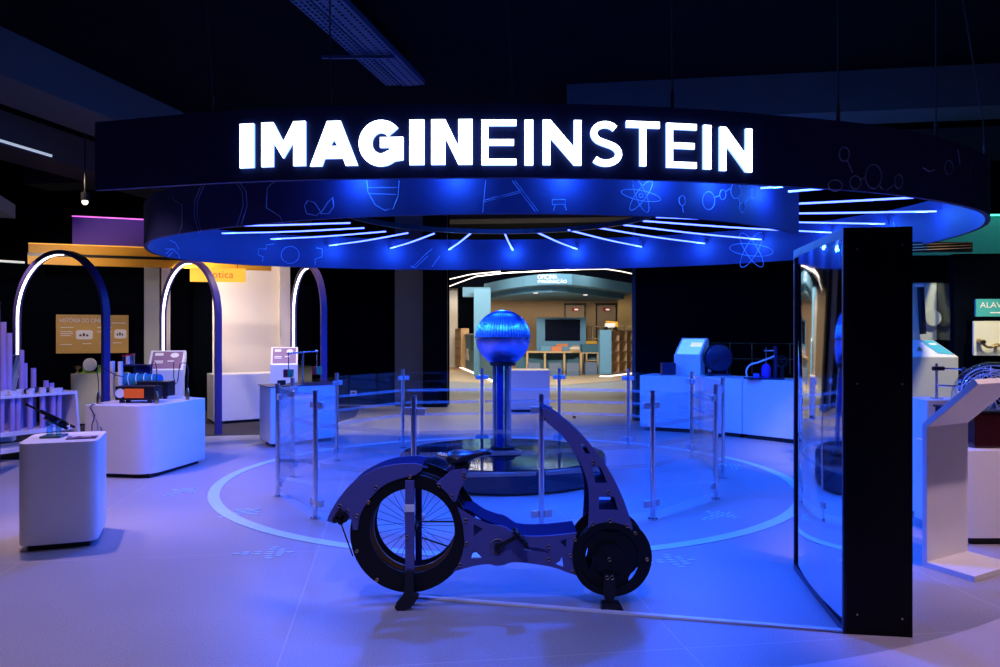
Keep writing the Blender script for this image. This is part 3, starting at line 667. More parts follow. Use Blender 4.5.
# main frame plates
mt = smooth2([(457.3, 507.3), (464.7, 512), (476, 518.5), (488, 524), (494.4, 525), (504, 526.6), (512.6, 532), (517.5, 534.8), (529, 536.2), (545.5, 536), (562, 534.5), (577, 532.7)])
mbt = smooth2([(577.7, 575.8), (568.6, 573), (555.4, 568), (539, 564.8), (522.5, 562.6), (511, 562.6), (504, 565), (496, 565.8), (488, 564.3), (473, 566.2), (453, 571.8)])
mesh_out = bl(mt + [(573.6, 544), (572.2, 552), (573.2, 560)] + mbt + [(458, 566), (462, 556), (464.7, 542.8), (463, 526), (460.6, 516.4)])
tri1 = bl([(473.6, 524), (483, 529), (474, 536)]); tri2 = bl([(473.8, 549.5), (482.5, 558.5), (471, 559)])
slotw = bl([(524, 547), (536, 547.2), (546, 550), (549, 553), (540, 551.6), (524, 550.5)])
tri3 = bl([(560, 541.5), (566.5, 538.5), (566, 548)]); tri4 = bl([(555, 564), (563.5, 567.3), (562, 556), (560, 561)])
pair(mesh_out, 'main_frame', [tri1, tri2, slotw, tri3, tri4])
skin(bl(smooth2([(461, 509.5), (470, 511), (484, 520), (500, 526), (512, 532), (517.5, 534.8), (529, 536.2), (545.5, 536), (562, 534.5), (577, 532.7)])), 'frame_strip')
MB().plate(bl(circ(496.5, 546, 19, 40, 19.5)), YF + .03, YF + .05).build('gear_disc', M['bike_skin'], bike)
# seat plates and saddle
sp = bl([(436, 483.5), (451, 470.7), (464.5, 469), (467.5, 472), (466, 480.5), (460, 489.5), (457.7, 497), (455.5, 502), (452.5, 501.5), (446.5, 492.5)])
pair(sp, 'seat_plate')
tp = bl([(423, 470), (434, 474), (443, 478), (452, 484), (459, 491), (463, 498), (471, 510), (460, 516), (452, 500), (440, 486), (424, 478)])
MB().plate(tp, YB - .03, YB - .016).build('rear_web', M['bike_black'], bike)
sad = MB(); rings = []
def sadsec(px, py, hw, hh): 
    x, z = bx(px, py); return x, z, hw, hh
prof = [(444.5, 463, .03, .02), (447, 462, .085, .036), (453, 461.3, .105, .042), (460, 461.3, .100, .042), (466, 461, .078, .036), (472, 459, .05, .026), (479, 457, .034, .02), (486, 456, .028, .017), (491.5, 457.5, .014, .009)]
v2 = []; f2 = []; sg = 20
for px, py, hw, hh in prof:
    x, z = bx(px, py)
    for k in range(sg):
        a = 2 * PI * k / sg; v2.append((x, wy + hw * math.cos(a), z + hh * math.sin(a)))
for i in range(len(prof) - 1):
    for k in range(sg): f2.append((i * sg + k, i * sg + (k + 1) % sg, (i + 1) * sg + (k + 1) % sg, (i + 1) * sg + k))
f2 += [tuple(range(sg)), tuple(range((len(prof) - 1) * sg, len(prof) * sg))]
o = sad.add(v2, f2).build('saddle', M['vinyl'], bike, smooth=True, angle=70)
a = bx(462, 466); b = bx(460, 480); MB().cyl((a[0], wy, a[1]), (b[0], wy, b[1]), .016, 12).build('seat_post', M['steel'], bike)
a = bx(435.5, 459); b = bx(447, 461); MB().cyl((a[0], wy, a[1]), (b[0], wy, b[1]), .016, 12, .022).build('saddle_tail', M['steel'], bike, smooth=True)
MB().box(((bx(462, 468)[0]), wy, bx(462, 468.5)[1]), (.08, .2, .012)).build('seat_clamp', M['dark_metal'], bike)
# crank and pedal
a = bx(497.5, 546); MB().lathe([(0, -.012), (.034, -.012), (.04, -.006), (.04, .01)], (a[0], YF - .004, a[1]), 32, 'Y').build('crank_disc', M['bolt'], bike, smooth=True)
b = bx(518, 533.5); cr = MB().cyl((a[0], YF - .03, a[1]), (b[0], YF - .05, b[1]), .014, 12, .011); cr.cyl((a[0], YF - .035, a[1]), (a[0], YF, a[1]), .018, 16); cr.build('crank_arm', M['dark_metal'], bike, smooth=True)
pd = MB()
for t in (-1, 1):
    pd.box((b[0] + .012 + t * .012, YF - .10, b[1] - .005 - t * .018), (.075, .012, .016), ry=math.radians(42))
    pd.box((b[0] + .012 + t * .012, YF - .04, b[1] - .005 - t * .018), (.075, .012, .016), ry=math.radians(42))
pd.box((b[0] - .014, YF - .07, b[1] + .02), (.014, .09, .03), ry=math.radians(42)); pd.box((b[0] + .038, YF - .07, b[1] - .03), (.014, .09, .03), ry=math.radians(42))
pd.cyl((b[0] + .01, YF - .12, b[1] - .004), (b[0] + .01, YF - .02, b[1] - .004), .012, 10)
pd.build('pedal', M['dark_metal'], bike)
# front stand
fs_ = MB(); 
fs_.plate(bl([(603, 572), (614, 572), (615, 590), (612, 600), (605, 600), (602, 590)]), YF - .04, YF - .02)
fs_.plate(bl(rounded([(600.5, 600), (619, 600), (622.5, 608), (617, 613.5), (603, 613.5), (599.5, 608)], 2)), YF - .06, YF + .0)
a = bx(605.5, 586); 
fs_.build('stand_foot', M['dark_metal'], bike, bevel=0.004)
# the small motor behind the fender and its cable
dm = MB()
for px, py, r in ((341, 514, 4.5), (337, 518, 3.4), (345.5, 517.5, 3.6), (342, 520.5, 3)):
    c = bx(px, py); dm.cyl((c[0], YF - .035, c[1]), (c[0], YF + .0, c[1]), r * S, 14)
dm.build('cable_guide', M['dark_metal'], bike)
a = bx(341, 522); b = bx(353, 556); MB().cyl((a[0], YF - .01, a[1]), (b[0], YF - .002, b[1]), .004, 8).build('cable', M['rubber'], bike)
# bolts
BOLTS = [(376, 487), (340, 505.8), (347.5, 510.5), (357, 515.5), (410, 476.5), (410.5, 486), (368.5, 502), (357, 550.5), (377, 579.5), (407.5, 535.5), (439.5, 485), (452, 496), (464, 473.5), (465, 477.5), (465.5, 520), (466.5, 543.2), (460, 564.5), (548.5, 546.3), (548.5, 559), (575, 539), (570, 555), (572.6, 572), (574, 417), (593, 462), (608, 492), (592, 523.5), (609.7, 520.5), (627, 525.5), (635, 533), (647, 559), (608.8, 558.7), (606, 575), (611, 575), (544.5, 419)]
bs = None
for px, py in BOLTS:
    c = bx(px, py); yb_ = YF - .003
    if (px, py) in ((407.5, 535.5),): yb_ = YF - .024
    if (px, py) in ((606, 575), (611, 575)): yb_ = YF - .042
    if (px, py) == (608.8, 558.7): yb_ = YF - .012
    if bs is None:
        bs = MB().lathe([(0, -.006), (.007, -.006), (.0095, -.003), (.0095, .012)], (c[0], yb_, c[1]), 12, 'Y').build('bolt', M['bolt'], bike, smooth=True)
        bc = (c[0], yb_, c[1])
    else:
        copy_part(bs, bike, bs.location + Vector((c[0] - bc[0], yb_ - bc[1], c[1] - bc[2])))
# floor rail in front of the bicycle, running to the mirror
ra = Vector((-.47, 4.30, 0)); rb = Vector((1.75, 3.80, 0)); rd = (rb - ra).normalized(); rn = Vector((-rd.y, rd.x, 0)) * .018
tag(MB().prism([tuple((p)[:2]) for p in (ra - rn, rb - rn, rb + rn, ra + rn)], 0.0, .012).build('floor_rail', M['white'], bevel=0.002), 'thin pale rail on the floor between the bicycle and the tall mirror', 'rail')

# ------------------------------------------------------------------ tall curved mirror
m0 = Vector((1.72, 3.78, 0)); m1 = Vector((1.875, 4.82, 0)); md = (m1 - m0).normalized(); mn = Vector((-md.y, md.x, 0))   # mn faces left
MH = 2.028; MT = .318
mirror = thing('distorting_mirror', 'tall black cabinet with a curved distorting mirror on its left side', 'mirror', tuple((m0 + m1) / 2 - mn * MT / 2))
W = (m1 - m0).length
def mp(u, v, z): return m0 + md * u + mn * v + Vector((0, 0, z))
cab = MB()
for u0, u1, v0, v1, z0, z1 in ((0, W, -MT, -.10, 0, MH), (0, .035, -.10, 0, 0, MH), (W - .035, W, -.10, 0, 0, MH), (.035, W - .035, -.10, 0, 0, .06), (.035, W - .035, -.10, 0, MH - .05, MH)):
    P = [mp(u, v, z) for z in (z0, z1) for u, v in ((u0, v0), (u1, v0), (u1, v1), (u0, v1))]
    cab.add(P, [(3, 2, 1, 0), (4, 5, 6, 7), (0, 1, 5, 4), (1, 2, 6, 5), (2, 3, 7, 6), (3, 0, 4, 7)])
cab.build('cabinet', M['black_panel'], mirror)
mm = MB(); nu, nv = 16, 60; v2 = []; f2 = []
for j in range(nv + 1):
    z = .06 + (MH - .11) * j / nv
    for i in range(nu + 1):
        u = .03 + (W - .06) * i / nu; b_ = -.006 + .034 * (1 - (2 * i / nu - 1) ** 2) + .006 * math.sin(PI * i / nu) * math.sin(2 * PI * (z - .3) / 2.2)
        v2.append(mp(u, b_, z))
for j in range(nv):
    for i in range(nu): k = j * (nu + 1) + i; f2.append((k, k + 1, k + nu + 2, k + nu + 1))
mm.add(v2, f2).build('mirror_sheet', M['mirror'], mirror, smooth=True, angle=180)
for u0, u1, z0, z1 in ((0, .022, .0, MH), (W - .022, W, 0, MH), (.022, W - .022, 0, .035), (.022, W - .022, MH - .05, MH)):
    P = [mp(u, v, z) for z in (z0, z1) for u, v in ((u0, -.01), (u1, -.01), (u1, .006), (u0, .006))]
    MB().add(P, [(3, 2, 1, 0), (4, 5, 6, 7), (0, 1, 5, 4), (1, 2, 6, 5), (2, 3, 7, 6), (3, 0, 4, 7)]).build('frame_bar', M['navy_prop'], mirror)
for v, z in ((-.06, .10), (-.27, .09), (-.06, 1.25), (-.27, 1.25), (-.06, 1.92), (-.27, 1.94)):
    p = mp(0, v, z); MB().cyl(p, p - md * .004, .0045, 10).build('screw', M['bolt'], mirror)

# ------------------------------------------------------------------ glass barrier
bar_c = (0.05, 8.0)
POSTS = [(-2.04, 6.95), (-1.495, 6.13), (-.64, 5.62), (.315, 5.75), (1.23, 6.10), (1.95, 6.84), (2.31, 7.85), (2.33, 9.2), (1.67, 9.85), (.79, 10.1), (-.24, 10.05), (-1.27, 9.9), (-1.92, 8.9), (-2.165, 7.9)]
barrier = thing('glass_barrier', 'ring of clear glass panels on steel posts around the silver sphere', 'barrier', (bar_c[0], bar_c[1], 0))
PH = 1.04
npst = len(POSTS)
for k, (x, y) in enumerate(POSTS):
    pm = MB(); pm.cyl((x, y, 0.008), (x, y, PH), .0215, 20)
    po = pm.build('post', M['steel'], barrier, smooth=True)
    MB().cyl((x, y, 0), (x, y, .012), .042, 24).build('base_flange', M['steel'], po)
    for q in (k - 1, (k + 1) % npst):
        d = (Vector((POSTS[q][0], POSTS[q][1], 0)) - Vector((x, y, 0))).normalized()
        for z in (.13, .92):
            MB().box((x + d.x * .052, y + d.y * .052, z), (.062, .034, .055), rz=math.atan2(d.y, d.x)).build('clamp', M['clamp'], po, bevel=0.006)
for k in range(npst):
    a = Vector((*POSTS[k], 0)); b = Vector((*POSTS[(k + 1) % npst], 0)); d = (b - a).normalized(); nn = Vector((-d.y, d.x, 0))
    def rect(z0, z1, t, off, e=.04):
        p0 = a + d * e + nn * off; p1 = b - d * e + nn * off
        P = [p + nn * s_ * t + Vector((0, 0, z)) for z in (z0, z1) for p, s_ in ((p0, -1), (p1, -1), (p1, 1), (p0, 1))]
        return MB().add(P, [(3, 2, 1, 0), (4, 5, 6, 7), (0, 1, 5, 4), (1, 2, 6, 5), (2, 3, 7, 6), (3, 0, 4, 7)])
    g = rect(.07, 1.0, .004, 0).build('glass_panel', M['glass'], barrier)
    for z in (.42, .58, .74):
        rect(z, z + .035, .0004, .0052).build('frosted_stripe', M['frost'], g)

# ------------------------------------------------------------------ sphere on its column and platform
vdg = thing('sphere_generator', 'large silver sphere on clear tubes above a low black platform inside the glass ring', 'generator', (0.04, 8.04, 0))
vx, vy = .03, 8.04
MB().lathe([(0, 0), (1.02, 0), (1.02, .03), (1.09, .03), (1.09, .215), (1.08, .225), (0, .225)], (vx, vy, 0), 64).build('platform', M['plinth_side'], vdg, smooth=True)
MB().lathe([(0, .226), (1.075, .226), (1.075, .236), (0, .236)], (vx, vy, 0), 64).build('platform_top', M['plinth_top'], vdg, smooth=True)
MB().lathe([(.0, .24), (.20, .24), (.20, .26), (.13, .28), (.13, .30), (0, .30)], (vx, vy, 0), 40).build('column_foot', M['dark_metal'], vdg, smooth=True)
for dx, dy, r in ((-.03, 0, .058), (.055, .02, .036), (-.09, .05, .02)):
    MB().cyl((vx + dx, vy + dy, .29), (vx + dx, vy + dy, 1.17), r, 24).build('column_tube', M['aqua_glass'] if r > .05 else M['steel'], vdg, smooth=True)
tb = MB().cyl((vx - .03, vy, .29), (vx - .03, vy, 1.17), .035, 20); tb.build('belt_tube', M['purple_fascia'], vdg, smooth=True)
MB().lathe([(0, 1.16), (.13, 1.16), (.14, 1.18), (.14, 1.21), (.10, 1.22), (0, 1.22)], (vx, vy, 0), 40).build('collar', M['plinth'], vdg, smooth=True)
R_ = .288; zc = 1.455
up = [(R_ * math.cos(t), zc + .005 + R_ * math.sin(t)) for t in [PI / 2 * k / 20 for k in range(21)]]
stripe_relief = MB(); seg = 448; v2 = []; f2 = []; npf = len(up)
for i in range(seg):
    a = 2 * PI * i / seg; wv = 1 + .020 * math.cos(56 * a)  # flutes imitate the LED spokes mirrored in a smooth sphere
    for r, z in up:
        lat = (z - zc) / R_; q = 1 + (wv - 1) * (1 if lat < .8 else max(0, (1 - lat) / .2))
        v2.append((vx + r * q * math.cos(a), vy + r * q * math.sin(a), z))
for i in range(seg):
    j = (i + 1) % seg
    for k in range(npf - 1): f2.append((i * npf + k, j * npf + k, j * npf + k + 1, i * npf + k + 1))
od = stripe_relief.add(v2, f2).build('upper_dome', [M['dome_upper'], M['dome_led_stripe']], vdg, smooth=True, angle=180)
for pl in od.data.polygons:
    c_ = pl.center; pl.material_index = 1 if math.cos(56 * math.atan2(c_.y, c_.x)) > .25 and .05 < (c_.z - zc) / R_ < .80 else 0  # paler faces paint the mirrored LED spokes
MB().lathe([(max(.001, R_ * math.cos(t)), zc - .005 + R_ * math.sin(t)) for t in [-PI / 2 + PI / 2 * k / 20 for k in range(21)]], (vx, vy, 0), 96).build('lower_dome', M['dome_lower'], vdg, smooth=True, angle=180)
MB().lathe([(R_ - .01, zc - .008), (R_ + .012, zc - .006), (R_ + .012, zc + .006), (R_ - .01, zc + .008)], (vx, vy, 0), 96).build('seam_ring', M['steel'], vdg, smooth=True)

# ------------------------------------------------------------------ exhibit counters
def counter(name, poly, z0, z1, label, cat='counter', r=.08, inset=.06, group=None, m='white', kick='plinth'):
    cx = sum(p[0] for p in poly) / len(poly); cy = sum(p[1] for p in poly) / len(poly)
    t = thing(name, label, cat, (cx, cy, 0), group)
    MB().prism(rounded(poly, r) if r else poly, z0, z1).build('body', M[m], t, bevel=.006, smooth=True)
    sh = [(cx + (p[0] - cx) * (1 - inset / max(.1, math.hypot(p[0] - cx, p[1] - cy)) * 1.4), cy + (p[1] - cy) * (1 - inset / max(.1, math.hypot(p[0] - cx, p[1] - cy)) * 1.4)) for p in poly]
    MB().prism(sh, 0, z0 + .005).build('kick_board', M[kick], t)
    return t
def quad(a, b, dv): return [a, b, (b[0] + dv[0], b[1] + dv[1]), (a[0] + dv[0], a[1] + dv[1])]

c1 = counter('exhibit_counter', quad((-3.29, 5.15), (-2.83, 5.32), (-.22, .56)), .045, .745, 'white rounded exhibit counter nearest the camera at left, with a telescope tube on top', r=[.10, .08, .08, .08])
c2 = counter('exhibit_counter', [(-4.36, 7.92), (-3.60, 7.78), (-3.42, 8.80), (-4.3, 9.35)], .045, .75, 'wide white exhibit counter at left with wire hooks and an amber windowed black box', r=[.05, .22, .03, .05])
c3 = counter('exhibit_counter', [(-4.69, 12.4), (-3.86, 13.05), (-4.15, 13.62), (-5.05, 13.05)], .05, .82, 'plain empty white counter in front of the cream wall', r=0)
c4 = counter('exhibit_counter', [(-7.02, 12.3), (-6.33, 12.35), (-6.3, 12.95), (-7.0, 12.75)], .03, .842, 'pale counter under the ochre poster with a grey dial on top', r=.12, m='beige')
c5 = counter('exhibit_counter', [(-3.0, 9.9), (-2.28, 10.62), (-2.55, 11.1), (-3.32, 10.45)], .05, .79, 'white counter behind the left glass panels with a hanging cube frame', r=0)
MB().prism([(-3.02, 9.88), (-2.26, 10.62), (-2.54, 11.12), (-3.34, 10.45)], .79, .80).build('dark_top', M['navy_prop'], c5)
c6 = counter('exhibit_counter', [(.15, 14.4), (.95, 14.45), (.95, 15.1), (.15, 15.1)], .05, .80, 'blue lit white counter straight behind the silver sphere', r=0)
# curved run of cabinets at the back right
cabs = [((2.17, 11.75), (2.98, 11.33)), ((2.985, 11.327), (3.47, 10.86)), ((3.475, 10.855), (4.2, 10.05)), ((4.205, 10.045), (4.9, 9.2))]
labs = ['blue lit white cabinet at the back right, left end unit carrying the slanted info stand', 'narrow blue lit white cabinet behind the right glass posts, second unit from the left end', 'blue lit white cabinet under the pump apparatus, left of the tall mirror', 'white cabinet unit partly hidden behind the tall mirror']
for (a, b), lb in zip(cabs, labs):
    d = Vector((b[0] - a[0], b[1] - a[1])).normalized(); dv = (-d.y * .7, d.x * .7)
    t = counter('base_cabinet', quad(a, b, dv), .06, .85, lb, 'cabinet', r=0, inset=.05, group='cabinets at the back right')

# ------------------------------------------------------------------ slanted info stands
def lectern(name, c, yaw, w, h0, h1, dep, label, scr, z0=0.0, face_m=None):
    """column with a slanted head; yaw 0 faces the camera"""
    t = thing(name, label, 'info stand', (c[0], c[1], z0))
    R = Matrix.Rotation(yaw, 3, 'Z'); C = Vector((c[0], c[1], z0))
    def P(x, y, z): return C + R @ Vector((x, y, z))
    prof = [(0.0, 0.0), (0.0, h0), (dep, h1), (dep + .05, h1 - .03), (dep + .05, h1 - .12), (.16, h0 - .12), (.16, 0.0)]
    MB().slab(prof, [], lambda p: P(-w / 2, p[0], p[1]), lambda p: P(w / 2, p[0], p[1])).build('body', M['white'], t, bevel=.005)
    sl = Vector((0, dep, h1 - h0)); L = sl.length; sl.normalize(); nn = Vector((0, -sl.z, sl.y))
    def Q(u, v, off): q = Vector((u, 0, h0)) + sl * v + nn * off; return C + R @ q
    def patch(u0, u1, v0, v1, off, name_, m, par=None):
        return MB().slab([(u0, v0), (u1, v0), (u1, v1), (u0, v1)], [], lambda p: Q(p[0], p[1], off), lambda p: Q(p[0], p[1], off - .003)).build(name_, M[m], par or t)
    e = w * .07
    ip = patch(-w / 2 + e, w / 2 - e, L * .08, L * .93, .003, 'info_panel', scr)
    if scr == 'screen_teal':
        for u0, u1, v0, v1 in ((-.4, .4, .78, .88), (-.02, .4, .5, .72), (-.4, -.06, .5, .72), (-.4, -.06, .16, .44), (.0, .4, .16, .44)): patch(u0 * w, u1 * w, v0 * L, v1 * L, .005, 'graphic', 'screen_white' if u0 > -.1 and v0 > .4 and v0 < .6 else 'screen_teal', ip)
    else:
        for u0, u1, v0, v1 in ((-.36, -.12, .72, .86), (-.36, -.1, .42, .47), (-.36, -.1, .34, .38), (.02, .2, .42, .47)): patch(u0 * w, u1 * w, v0 * L, v1 * L, .005, 'graphic', 'paper', ip)
        pp = [(.2 * w + .12 * w * math.cos(k * PI / 10), .74 * L + .12 * L * math.sin(k * PI / 10)) for k in range(20)]
        MB().slab(pp, [], lambda p: Q(p[0], p[1], .006), lambda p: Q(p[0], p[1], .002)).build('graphic', M['paper'], ip)
    return t
lectern('info_stand', (-5.02, 11.35), 0.25, .50, .95, 1.24, .30, 'white info stand with lilac slanted panel behind the amber windowed box', 'screen_pink')
lectern('info_stand', (-3.45, 12.1), 0.25, .42, 1.0, 1.28, .28, 'white info stand with pale panel before the rightmost lit arch', 'screen_pink')
lectern('info_stand', (-7.05, 10.4), 0.3, .62, .85, 1.20, .34, 'white info stand behind the tall lilac tubes at far left', 'screen_pink')
ls = lectern('info_stand', (2.95, 11.95), -0.75, .46, .30, .58, .24, 'small white info stand with lit teal screen on the back right cabinets', 'screen_teal', .85)

# ------------------------------------------------------------------ light arches
def arch(a, b, zs, ztop, label, cut=None):
    a = Vector((*a, 0)); b = Vector((*b, 0)); c = (a + b) / 2; u = (b - a).normalized(); hw = (b - a).length / 2; nn = Vector((-u.y, u.x, 0))
    t = thing('light_arch', label, 'arch', tuple(c), 'light arches over the aisle')
    path = [(-hw, 0.0), (-hw, zs * .5), (-hw, zs)] + [(-hw * math.cos(k * PI / 28), zs + (ztop - zs) * math.sin(k * PI / 28)) for k in range(1, 28)] + [(hw, zs), (hw, zs * .5), (hw, 0.0)]
    def sweep(off0, off1, d0, d1, i0, i1):
        v2 = []; f2 = []; K = range(i0, i1)
        for k in K:
            p = Vector((*path[k], 0)); q0 = Vector((*path[max(0, k - 1)], 0)); q1 = Vector((*path[min(len(path) - 1, k + 1)], 0)); d = (q1 - q0).normalized(); inn = Vector((d.y, -d.x, 0))
            for o_, dd in ((off0, d0), (off0, d1), (off1, d1), (off1, d0)):
                w = p + inn * o_; v2.append(c + u * w.x + Vector((0, 0, max(0.0, w.y))) + nn * dd)
        m = i1 - i0
        for i in range(m - 1):
            for k in range(4): f2.append((i * 4 + k, i * 4 + (k + 1) % 4, (i + 1) * 4 + (k + 1) % 4, (i + 1) * 4 + k))
        f2 += [(0, 1, 2, 3), tuple(range(m * 4 - 4, m * 4))]
        return MB().add(v2, f2)
    sweep(-.030, .030, -.045, .045, 0, len(path)).build('frame', M['arch'], t, smooth=True)
    sweep(.029, .038, -.026, .006, 1, len(path) - 3 if cut is None else cut).build('led_line', M['led_white'], t)
    return t
arch((-7.05, 11.05), (-5.13, 9.85), 1.72, 2.62, 'violet arch with white light line, left of three seen whole, above the lilac tubes', 18)
arch((-5.50, 12.35), (-4.17, 11.2), 1.75, 2.62, 'violet arch with white light line, middle one before the dark doorway', 18)
arch((-3.56, 13.05), (-2.76, 11.85), 1.85, 2.60, 'violet arch with white light line, rightmost one beside the cream wall', 18)
arch((-7.25, 9.1), (-5.345, 8.0), 1.72, 2.62, 'violet arch cut by the left picture edge, only its near leg showing', 18)

# ------------------------------------------------------------------ yellow and purple overhead panels
fa = math.atan2(1.3, 3.46)
yf = thing('yellow_fascia', 'long ochre double fascia with a glowing top edge over the left exhibits', 'fascia', (-5.7, 12.65, 2.6))
MB().box((-5.75, 12.65, 2.665), (3.7, .06, .13), rz=fa).build('lower_board', M['yellow'], yf)
MB().box((-5.80, 12.80, 2.865), (3.75, .06, .14), rz=fa).build('upper_board', M['yellow'], yf)
MB().box((-5.79, 12.77, 2.945), (3.75, .03, .014), rz=fa).build('glow_edge', M['yellow_lit'], yf)
MB().box((-5.77, 12.72, 2.76), (3.75, .05, .05), rz=fa).build('black_track', M['dark_metal'], yf)
pf = thing('purple_fascia', 'purple overhead panel with a magenta light edge behind the canopy at left', 'fascia', (-6.3, 13.0, 2.95))
MB().box((-6.07, 13.06, 3.19), (2.3, .06, .52), rz=.36).build('panel', M['purple_fascia'], pf)
MB().box((-6.07, 13.05, 3.459), (2.3, .05, .018), rz=.36).build('light_edge', M['led_pink'], pf)
osn = thing('hanging_sign', 'glowing yellow hanging sign reading optica above the dark doorway', 'sign', (-4.5, 12.2, 2.38))
a = at(190, 281.5, 12.35); b = at(245, 268.5, 12.55)
sx = Vector((b.x - a.x, .22, 0)); wS = sx.length; sx.normalize(); hS = b.z - a.z
mbs = MB(); 
nS = Vector((sx.y, -sx.x, 0))
mbs.slab([(0, 0), (wS, 0), (wS, hS), (0, hS)], [], lambda p: a + sx * p[0] + Vector((0, 0, p[1])), lambda p: a + sx * p[0] + Vector((0, 0, p[1])) - nS * .05)
mbs.build('sign_board', M['yellow_lit'], osn)
MB().text('óptica', a + sx * (wS * .30) + Vector((0, 0, hS * .12)), sx, (0, 0, 1), width=wS * .48, depth=.006).build('lettering', M['orange'], osn)
for k in (.15, .85):
    p = a + sx * wS * k - nS * .025; MB().cyl(p + Vector((0, 0, hS)), p + Vector((0, 0, hS + .12)), .006, 8).build('hanger', M['dark_metal'], osn)
pl = thing('downlight', 'small bright ceiling downlight at far left above the purple panel', 'lamp', tuple(at(85, 201.5, 11.5)))
p = at(85, 202, 11.5); MB().ball(p, .045, 16, 8).build('bulb', M['led_warm'], pl, smooth=True); MB().tube([p + Vector((0, 0, .02)), p + Vector((0, 0, .14)), p + Vector((0, 0, .15)), Vector((p.x, p.y, 4.7))], [.06, .06, .012, .012], 16).build('housing', M['dark_metal'], pl, smooth=True)
tl = [((0, 140.5), (52, 156), 9.6, 'led_white', 'white ceiling light tube high at the left picture edge'), ((0, 240), (57, 237.5), 13.3, 'led_white', 'faint white ceiling light tube left of the purple panel'), ((0, 216.5), (12, 219), 13.5, 'led_white', 'short light tube at left edge between dark ceiling beams'), ((0, 261), (24, 262.5), 11.6, 'led_white', 'short white light tube left of the ochre fascia')]
tubem = mat('dim_light_tube', (0.7, 0.75, 0.75), 0.4, emit=(0.75, 0.85, 0.8), estr=0.5, noise=0.02)
for p0, p1, y, mm_, lb in tl:
    q0 = at(*p0, y); q1 = at(*p1, y + .4); q0 = q0 + (q0 - q1) * 1.0
    tag(MB().cyl(q0, q1, .018, 10).build('light_tube', tubem), lb, 'lamp', 'light tubes at far left')
# poster
po0 = at(56, 354, backy(-7.3) - .2); yp = backy(-7.3)
pt = thing('wall_poster', 'ochre wall poster headed HISTORIA DO CINEMA on the black wall', 'poster', tuple(at(92, 334, 12.9)))
pa = at(56, 353.5, 12.72); pb = at(128.5, 353.5, 13.14); ptz = at(56, 314.5, 12.72).z - pa.z
pu = (pb - pa); pu.z = 0; pw = pu.length; pu.normalize(); pn = Vector((pu.y, -pu.x, 0))
def pp(u, v, off=0): return Vector((pa.x, pa.y, pa.z)) + pu * u * pw + Vector((0, 0, v * ptz)) + pn * off
def ppatch(u0, u1, v0, v1, nm, m, off=.008, r=0, par=None):
    poly = [(u0, v0), (u1, v0), (u1, v1), (u0, v1)]
    if r: poly = rounded(poly, r)
    return MB().slab(poly, [], lambda p: pp(p[0], p[1], off), lambda p: pp(p[0], p[1], off - .006)).build(nm, M[m], par or pt)
ppatch(0, 1, 0, 1, 'board', 'poster', .0)
MB().text('HISTÓRIA DO CINEMA', pp(.05, .80, .004), pu, (0, 0, 1), width=pw * .66, height=ptz * .13, depth=.003).build('heading', M['paper'], pt)
for u0, u1, v0, v1 in ((.27, .50, .36, .60), (.80, .97, .38, .62)):
    f = ppatch(u0, u1, v0, v1, 'picture', 'paper', .006, .05)
    for k in range(3): ppatch(u0 + (u1 - u0) * (.2 + .2 * k), u0 + (u1 - u0) * (.33 + .2 * k), v0 + .08, v0 + .13 + .03 * (k % 2), 'sketch', 'ink', .008, 0, f)
for u0, v0, w in ((.06, .66, .18), (.06, .55, .16), (.06, .50, .17), (.06, .45, .14), (.06, .22, .15), (.36, .24, .12), (.56, .66, .2), (.56, .55, .2), (.6, .24, .1), (.78, .26, .12), (.76, .78, .2)):
    ppatch(u0, u0 + w, v0, v0 + .018, 'text_line', 'paper', .005)
# green dial on the pale counter
dg = thing('dial_device', 'round grey dial on a lime green stand on the pale counter under the poster', 'device', tuple(at(92, 374, 12.45)))
y0 = 12.45
MB().lathe([(0, -.02), (.085, -.02), (.1, 0), (.105, .02), (.105, .05), (0, .05)], at(91, 364.5, y0), 32, 'Y').build('dial_rim', M['white'], dg, smooth=True)
MB().lathe([(0, -.024), (.075, -.024), (.075, -.018)], at(91, 364.5, y0), 32, 'Y').build('dial_face', M['stool'], dg)
MB().lathe([(0, -.03), (.015, -.03), (.015, -.02)], at(91, 364.5, y0), 12, 'Y').build('needle_hub', M['lime'], dg)
q = at(91, 373.6, y0); MB().box((q.x, q.y + .03, .855), (.32, .14, .024)).build('base', M['lime'], dg, bevel=.004)
for dx in (-.115, .13): MB().box((q.x + dx, q.y + .03, .915), (.035, .08, .12)).build('bracket', M['lime'], dg, bevel=.006)
q = at(77.5, 372, y0); cl = MB(); cl.lathe([(0, 0), (.035, 0), (.03, .02), (.012, .03), (.012, .06), (.05, .09), (.055, .12), (0, .12)], (q.x, q.y, .843), 20)
tag(cl.build('glass_goblet', M['brass'], smooth=True), 'small brass cup beside the grey dial on the pale counter', 'cup')

# ------------------------------------------------------------------ tube instrument at far left
inst = thing('tube_instrument', 'rack of lilac plastic tubes of many lengths with white caps at far left', 'musical instrument', (-5.7, 9.2, 0))
ra = Vector((-5.98, 8.62, 0)); rb = Vector((-5.44, 9.62, 0)); rd = (rb - ra).normalized(); rn = Vector((-rd.y, rd.x, 0))
def rail(z, h, o0, o1, nm, m='white'):
    P = [p + rn * o + Vector((0, 0, zz)) for zz in (z, z + h) for p, o in ((ra, o0), (rb, o0), (rb, o1), (ra, o1))]
    return MB().add(P, [(3, 2, 1, 0), (4, 5, 6, 7), (0, 1, 5, 4), (1, 2, 6, 5), (2, 3, 7, 6), (3, 0, 4, 7)]).build(nm, M[m], inst)
rail(.735, .03, -.06, .34, 'top_shelf'); rail(.29, .05, -.06, .34, 'lower_shelf'); rail(.10, .05, -.1, .4, 'base_rail')
